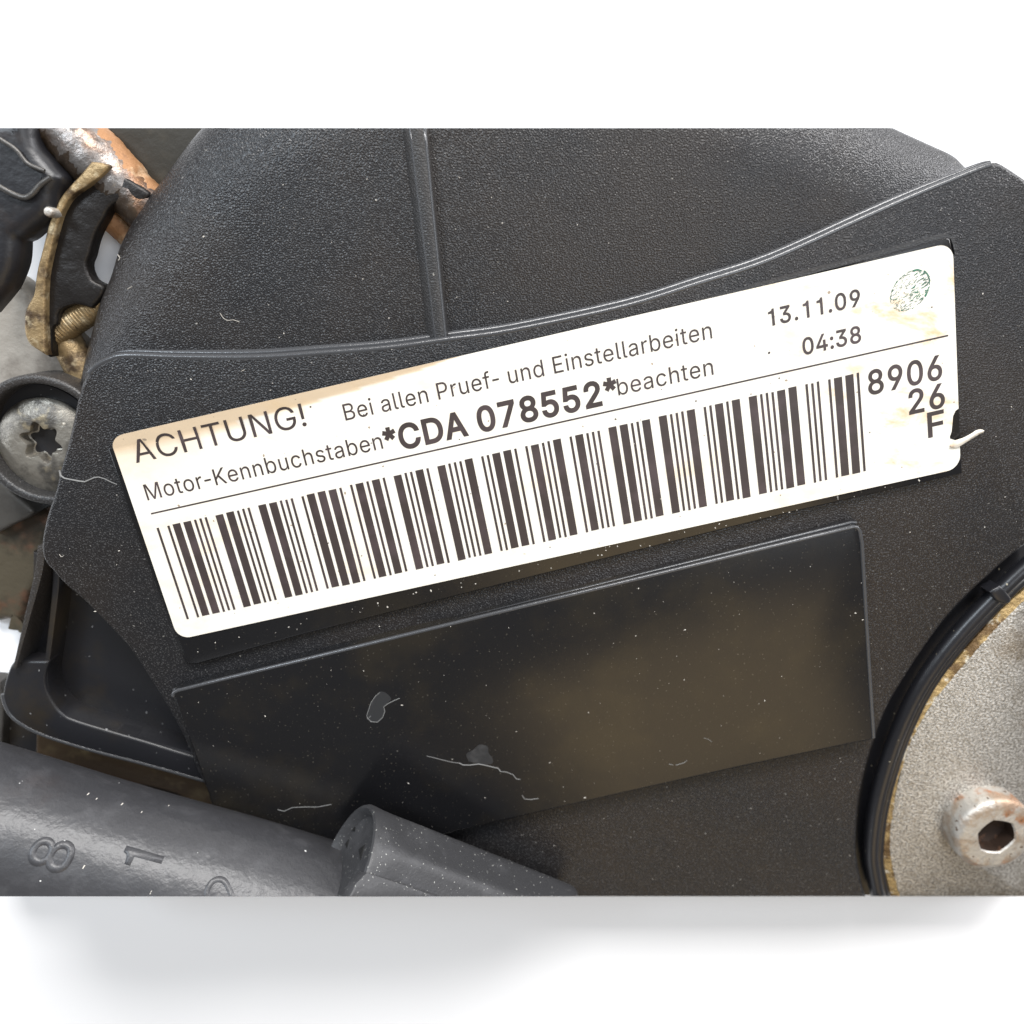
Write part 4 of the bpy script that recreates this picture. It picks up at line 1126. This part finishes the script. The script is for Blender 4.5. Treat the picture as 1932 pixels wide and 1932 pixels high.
obj('hex_socket', bs, M_SOCKET, bolt, sharp=35)
# ------------------------------------------------------------------ left: star-socket bolt in the ear
tb = thing('star_socket_bolt', 'grimy steel bolt with star-shaped socket at the left edge of the cover', 'bolt', at(82, 846, -118))
ct = at(81, 844, -92)
bm = bmesh.new()
seg = 96
rings = []
for rr, z in ((96, -118), (98, -112), (98, -108), (93, -103), (72, -96), (66, -93.5), (60, -92.5)):
    rings.append([Vector((ct.x + rr * math.cos(2 * math.pi * k / seg), ct.y + rr * math.sin(2 * math.pi * k / seg), z)) for k in range(seg)])
def lobe6(a, r, rot=0.35):
    return r * (0.86 + 0.16 * math.cos(6 * (a + rot)))
cs = ct + Vector((-2, 10, 0))
for s, z in ((1.16, -91), (1.05, -91.5), (1.0, -94), (0.95, -116), (0.4, -121)):
    rings.append([Vector((cs.x + lobe6(2 * math.pi * k / seg, 40) * s * math.cos(2 * math.pi * k / seg), cs.y + lobe6(2 * math.pi * k / seg, 40) * s * math.sin(2 * math.pi * k / seg), z)) for k in range(seg)])
loft(bm, rings)
obj('bolt_head', bm, M_TORX, tb, sharp=35)

# ------------------------------------------------------------------ lower left: rubber hose with raised figures
hose = thing('rubber_hose', 'thick grey rubber hose with raised figures running across the lower left corner', 'hose', at(300, 1640, ZB))
HH, HRAD = 122.0, 157.0
axis_px = c2([(-330, 1480), (-200, 1515), (-46, 1557), (204, 1630), (437, 1692), (560, 1727), (634, 1750)], 10)
AX = [at(x, y, HH) for x, y in axis_px]
bm = bmesh.new()
rad = [HRAD] * len(AX)
dirv = (AX[-1] - AX[-2]).normalized()
for k, (adv, r_) in enumerate(((6, HRAD - 0.8), (11, HRAD - 4), (15, HRAD - 10), (16, HRAD - 18))):
    AX.append(AX[len(axis_px) - 1] + dirv * adv)
    rad.append(r_)
tube(bm, AX, rad, 96)
obj('hose_wall', bm, M_RUBBER, hose, sharp=40)
FLECKS = [(138, 1499), (166, 1498), (182, 1507), (113, 1507), (230, 1517), (267, 1532), (287, 1485), (318, 1520), (328, 1524), (337, 1526), (318, 1546), (382, 1537), (410, 1546), (420, 1545), (370, 1536), (78, 1516), (551, 1577), (586, 1585), (598, 1583), (628, 1618), (453, 1628), (158, 1635), (490, 1590), (505, 1670), (285, 1683), (560, 1640)]
# figures moulded on the hose, standing along its length
hd = (at(437, 1692, HH) - at(-46, 1557, HH)).normalized()
def on_hose(px, py):
    """point of the hose surface seen at this place of the picture, as (distance along, angle)"""
    ray = (at(px, py, 0) - CAMP).normalized()
    o_, a_ = CAMP, at(204, 1630, HH)
    d1 = ray - hd * ray.dot(hd)
    w = (o_ - a_) - hd * (o_ - a_).dot(hd)
    A_, B_, C_ = d1.dot(d1), 2 * d1.dot(w), w.dot(w) - HRAD ** 2
    t_ = (-B_ - math.sqrt(max(0, B_ * B_ - 4 * A_ * C_))) / (2 * A_)
    p = o_ + ray * t_
    s = (p - a_).dot(hd)
    side = hd.cross(Vector((0, 0, 1))).normalized()
    upv = side.cross(hd)
    q = (p - a_) - hd * s
    return s, math.atan2(q.dot(upv), q.dot(side))
def hose_pt(s, th, r):
    a_ = at(204, 1630, HH)
    side = hd.cross(Vector((0, 0, 1))).normalized()
    upv = side.cross(hd)
    return a_ + hd * s + side * (r * math.cos(th)) + upv * (r * math.sin(th))
bm = bmesh.new()
for px, py in FLECKS:
    s0, th0 = on_hose(px, py)
    r_ = random.choice([1.0, 1.4, 1.9])
    q_ = [hose_pt(s0 + du * r_, th0 + dt * r_ * 1.9 / HRAD, HRAD + 0.8) for du, dt in ((-.6, -1), (.5, -.7), (.8, 1), (-.3, .8))]
    bm.faces.new([bm.verts.new(p) for p in q_])
o = obj('hose_dust', bm, M_DUST, hose)
o['kind'] = 'stuff'
for ch, px, py, size in (('8', 97, 1611, 70), ('1', 268, 1621, 68), ('2', 426, 1684, 74)):
    s0, th0 = on_hose(px, py)
    loops, x0, x1 = layout(ch)
    k = size / 509.0
    def fn(x, y, r):
        return hose_pt(s0 - (y - 254) * k, th0 + ((x - (x0 + x1) / 2) * k * 1.05) / HRAD, r)
    bm = bmesh.new()
    wide, slim = [grow(l, 30) for l in loops], [grow(l, 4) for l in loops]
    for lw, ls in zip(wide, slim):
        n = len(lw)
        r0 = [bm.verts.new(fn(x, y, HRAD - 1.2)) for x, y in lw]
        r1 = [bm.verts.new(fn(x, y, HRAD + 3.2)) for x, y in ls]
        for i in range(n):
            bm.faces.new((r0[i], r0[(i + 1) % n], r1[(i + 1) % n], r1[i]))
    V, Fc, _ = tess(slim)
    tv = [bm.verts.new(fn(p.x, p.y, HRAD + 3.2)) for p in V]
    for f in Fc:
        bm.faces.new([tv[i] for i in f])
    bmesh.ops.remove_doubles(bm, verts=bm.verts[:], dist=0.02)
    obj('raised_figure', bm, M_RUBBER, hose, sharp=70)

# connector boot that the hose meets
boot = thing('connector_boot', 'grey plastic connector boot with open collar beside the hose end, lower centre', 'connector', at(850, 1680, ZB))
e0, e1 = at(645, 1638, 180), at(1150, 1818, 60)
dv = (e1 - e0).normalized()
side = dv.cross(Vector((0, 0, 1))).normalized()
upv = side.cross(dv)
def ell_ring(c, a, b, seg=72, sq=2.0, fac=0.0):
    out = []
    for k in range(seg):
        t_ = 2 * math.pi * k / seg
        x_, y_ = math.cos(t_), math.sin(t_)
        f_ = (1 - fac) + fac * 1.02 * math.cos(math.pi / 8) / math.cos((t_ + math.pi / 8) % (math.pi / 4) - math.pi / 8)
        out.append(c + side * (a * x_ * f_) + upv * (b * y_ * f_))
    return out
bm = bmesh.new()
Ltot = (e1 - e0).length
RA, RB = 128.0, 126.0
rings = [ell_ring(e0 + dv * 26, RA - 22, RB - 22), ell_ring(e0 + dv * 3, RA - 14, RB - 14), ell_ring(e0, RA - 9, RB - 9), ell_ring(e0 + dv * 2, RA - 3, RB - 3), ell_ring(e0 + dv * 8, RA, RB)]
for k in range(1, 13):
    rings.append(ell_ring(e0 + dv * (8 + (Ltot * 0.72) * k / 12), RA, RB, fac=min(1, k / 2)))
for q, s in ((12, 2), (20, 8), (24, 18), (25, 40)):
    rings.append(ell_ring(e0 + dv * (8 + Ltot * 0.72 + q), RA - s, RB - s, fac=1))
loft(bm, rings, False, True)
obj('boot_body', bm, M_BOOT, boot, sharp=40)
bm = bmesh.new()
rings = [ell_ring(e0 + dv * 22, RA - 12, RB - 12), ell_ring(e0 + dv * 20, RA - 14, RB - 14)]
loft(bm, rings)
obj('boot_face', bm, M_BOOT, boot)
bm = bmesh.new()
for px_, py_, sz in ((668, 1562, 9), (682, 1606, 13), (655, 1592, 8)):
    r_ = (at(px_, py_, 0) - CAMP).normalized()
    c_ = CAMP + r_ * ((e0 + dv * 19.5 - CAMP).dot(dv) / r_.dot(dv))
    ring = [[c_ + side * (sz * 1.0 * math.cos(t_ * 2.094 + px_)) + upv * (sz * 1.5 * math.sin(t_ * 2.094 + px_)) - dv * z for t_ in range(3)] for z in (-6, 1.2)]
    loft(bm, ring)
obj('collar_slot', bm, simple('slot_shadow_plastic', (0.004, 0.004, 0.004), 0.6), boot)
# squared lug standing a little proud of the boot's upper facet
bm = bmesh.new()
ln_ = Vector((0.55, 0.49, 0.68)).normalized()
lp_ = at(760, 1658, 243)
def on_facet(px, py, off):
    r_ = (at(px, py, 0) - CAMP).normalized()
    return CAMP + r_ * ((lp_ + ln_ * off - CAMP).dot(ln_) / r_.dot(ln_))
lug = [on_facet(x, y, 11) for x, y in ((692, 1646), (800, 1681), (930, 1722), (910, 1790), (640, 1790), (655, 1700), (672, 1666))]
lc_ = sum(lug, Vector((0, 0, 0))) / len(lug)
loft(bm, [[p - ln_ * 30 for p in lug], [p - ln_ * 3 for p in lug], [p - ln_ * 1 + (lc_ - p).normalized() * 1 for p in lug], [p + (lc_ - p).normalized() * 3.5 for p in lug]])
obj('boot_lug', bm, M_BOOT, boot, sharp=35)

# ------------------------------------------------------------------ left: castings, bracket, stud, rods
def solo(name, label, cat, pts, h, zlow, mat, bev=10, steps=4, sharp=50):
    bm = bmesh.new()
    slab(bm, pts, h, zlow, bev=bev, steps=steps)
    c = Vector((0, 0, 0))
    for v in bm.verts:
        c += v.co
    c /= len(bm.verts)
    c.z = zlow
    o = obj(name, bm, mat, org=c, sharp=sharp)
    return tag(o, label, cat)

solo('engine_block', 'dark oily engine block seen between the rusty stud and the domed cover', 'engine block',
     [(150, 205), (420, 205), (420, 300), (340, 380), (300, 372), (240, 320), (180, 260)], -160, ZS, M_DARK, 6)
solo('alloy_casting', 'pale blurred cast alloy housing behind the steel bracket at the left', 'casting',
     c2([(-30, 520), (0, 529), (18, 522), (26, 519), (45, 532), (62, 553), (100, 600), (150, 640), (170, 700), (150, 760), (60, 780), (-30, 780)], 3), -150, ZS, M_ALLOY, 26, 6)
solo('grey_casting', 'dark grey casting corner just below the star bolt ear', 'casting',
     c2([(-30, 880), (0, 905), (22, 928), (62, 962), (56, 975), (25, 990), (0, 1003), (-30, 1012)], 3), -130, ZS, M_GREYCAST, 10)
solo('stained_casting', 'brown rust-stained casting at the left edge beside the tray wall', 'casting',
     c2([(-30, 990), (0, 985), (30, 968), (70, 960), (110, 980), (100, 1040), (64, 1115), (42, 1165), (31, 1200), (24, 1180), (12, 1172), (0, 1174), (-30, 1180)], 3), -160, ZS, M_BROWNCAST, 22, 5)
solo('metal_post', 'thin grey brown metal post at the left edge under the tray corner', 'post',
     [(-30, 1284), (0, 1287), (5, 1310), (6, 1345), (3, 1420), (-30, 1420)], -150, ZS, M_GREYCAST, 5)
solo('gap_shade_block', 'black block added for the shade of the deep gap between tray rim and hose', 'shade block',
     [(-30, 1300), (60, 1330), (300, 1420), (500, 1500), (480, 1600), (-30, 1480)], -180, ZS, M_TRAY, 5)  # added block, its black stands in for the shade of a deep hole
solo('shadow_block', 'added unseen block under the rubber hose, stopping light at the lower edge', 'light block',
     [(-30, 1500), (300, 1585), (640, 1660), (700, 1800), (-30, 1800)], -75, ZS, M_TRAY, 5)  # unseen block added under the hose so the sheet shadow reaches further left
solo('tan_metal_flange', 'tan brown metal flange showing in the gap between tray rim and hose', 'flange',
     c2([(66, 1366), (120, 1380), (225, 1418), (330, 1450), (420, 1478), (560, 1520)], 3) + c2([(560, 1600), (440, 1560), (330, 1500), (190, 1470), (64, 1440)], 3), -140, ZS, M_BRASS, 12, 4)

# black rubber boot and its clamp, top left corner
rb = thing('black_rubber_bellows', 'black rubber bellows with a steel clamp strip in the top left corner', 'bellows', at(20, 420, ZB))
bm = bmesh.new()
slab(bm, c2([(-30, 215), (45, 215), (62, 268), (92, 306), (112, 332), (104, 362), (98, 392), (86, 412), (62, 432), (45, 446), (32, 452)], 4)
     + c2([(32, 452), (31, 478), (27, 500), (16, 528), (4, 549), (-30, 590)], 4), -60, -112, bev=30, steps=7)
obj('bellows_body', bm, M_BLACK, rb, sharp=60)
bm = bmesh.new()
for pts, w_ in (([(-20, 342), (0, 352), (22, 364), (45, 372), (60, 366), (76, 348), (96, 334)], 5), ([(-20, 250), (0, 262), (30, 282), (52, 308), (84, 322)], 4)):
    P_ = [at(x, y, -54) for x, y in c2(pts, 5)]
    tube(bm, P_, w_, 10, ell=0.8)
obj('clamp_strip', bm, simple('dull_clamp_steel', (0.08, 0.075, 0.07), 0.4, 0.6, bumps=[(500, 0.4, 0.0003)]), rb, sharp=60)
bm = bmesh.new()
lathe(bm, at(86, 398, -45), [(9, -112), (9, -56), (7, -52), (3, -51)], 20)
obj('clamp_screw', bm, M_ZINC, rb, sharp=40)

# rusty stud, top left
stud = thing('rusty_stud', 'thick bright steel stud flaked with orange rust at the top left', 'stud', at(180, 290, ZB))
bm = bmesh.new()
p0, p1 = at(70, 195, -136), at(286, 400, -140)
rs2 = random.Random(2)
n = 26
pth = [p0.lerp(p1, k / n) for k in range(n + 1)]
rad = [52 + (4 if 9 < k < 15 else 0) + (-6 if k >= 21 else 0) + rs2.uniform(-1.5, 1.5) for k in range(n + 1)]
tube(bm, pth, rad, 40)
obj('stud_shank', bm, M_RUST, stud, sharp=60)
d_ = (p1 - p0).normalized()
s_v = d_.cross(Vector((0, 0, 1))).normalized()
if s_v.x < 0:
    s_v = -s_v
def crust(name, mat, lo, hi, lift, seed):
    """a ragged layer lying on one flank of the stud"""
    r_ = random.Random(seed)
    bm = bmesh.new()
    NK, NA = 60, 12
    rows = []
    l0, h0 = lo, hi
    for k in range(NK + 1):
        t_ = k / NK
        l0 += r_.uniform(-0.16, 0.16) + 0.25 * (lo - l0)
        h0 += r_.uniform(-0.16, 0.16) + 0.25 * (hi - h0)
        row = []
        for q in range(NA + 1):
            f = q / NA
            an = l0 + (h0 - l0) * f
            rr = rad[min(n, int(t_ * n))] * (1 - (t_ * n) % 1) + rad[min(n, int(t_ * n) + 1)] * ((t_ * n) % 1)
            rr += (lift + r_.uniform(-0.7, 0.9)) * min(1, 4 * f, 4 * (1 - f)) - 0.4
            row.append(bm.verts.new(p0.lerp(p1, t_) + s_v * (rr * math.cos(an)) + Vector((0, 0, rr * math.sin(an)))))
        rows.append(row)
    for a_, b_ in zip(rows[:-1], rows[1:]):
        for q in range(NA):
            bm.faces.new((a_[q], a_[q + 1], b_[q + 1], b_[q]))
    obj(name, bm, mat, stud, sharp=80)
crust('rust_crust', M_ORANGE, -0.7, 0.62, 2.4, 4)
crust('grime_layer', M_GRIME, 1.75, 3.6, 1.6, 9)

bk = thing('steel_bracket', 'bent steel bracket with yellowed edge and black web beside the domed cover', 'bracket', at(110, 520, ZB))
bm = bmesh.new()
web = c2([(205, 311), (240, 336), (280, 362), (270, 380), (258, 388), (240, 383), (222, 380), (205, 392), (195, 411), (185, 428), (175, 452), (168, 480), (162, 500), (172, 526), (195, 540), (190, 560), (172, 581)], 3) + \
      c2([(172, 581), (140, 574), (112, 586), (107, 611), (97, 622), (95, 671), (84, 668)], 3) + c2([(84, 668), (82, 560), (100, 450), (112, 410), (133, 371), (160, 351), (190, 331)], 3)
slab(bm, web, -95, -128, bev=7, steps=3)
obj('bracket_web', bm, M_BLACKSTEEL, bk, sharp=60)
bm = bmesh.new()
edge = c2([(172, 304), (190, 306), (206, 312), (190, 332), (160, 352), (134, 371), (120, 392), (112, 411), (101, 451), (92, 490), (86, 525), (84, 590), (86, 670)], 3) + \
       c2([(86, 670), (70, 660), (54, 648), (46, 628), (45, 600), (49, 581), (62, 556), (66, 530), (70, 505), (80, 466), (92, 420), (106, 385), (122, 360), (150, 330)], 3)
slab(bm, edge, -78, -128, bev=5, steps=3)
obj('bracket_edge', bm, M_TAN, bk, sharp=60)

ts = thing('threaded_stud', 'bright threaded stud end with tan spacer between bracket and cover', 'stud', at(135, 605, ZB))
bm = bmesh.new()
q0, q1 = at(100, 632, -135), at(196, 566, -135)
N_ = 60
pth = [q0.lerp(q1, k / N_) for k in range(N_ + 1)]
tube(bm, pth, [27 + (0.5 if k % 3 == 1 else -0.4 + rs2.uniform(-0.5, 0.5)) for k in range(N_ + 1)], 28)
obj('thread', bm, M_TAN, ts, sharp=25)
bm = bmesh.new()
tube(bm, [at(112, 622, -150), at(125, 640, -150), at(165, 715, -160)], [26, 30, 34], 28)
obj('spacer', bm, M_TAN, ts, sharp=60)

rod = bmesh.new()
p0, p1 = at(186, 392, -150), at(262, 462, -165)
tube(rod, [p0.lerp(p1, k / 8) for k in range(9)], [23 + rs2.uniform(-.8, .8) for k in range(9)], 24)
tag(obj('rusty_rod', rod, M_ORANGE, org=Vector((p0.x, p0.y, ZB)), sharp=60), 'short orange rusty rod behind the bracket, next to the domed cover', 'rod')
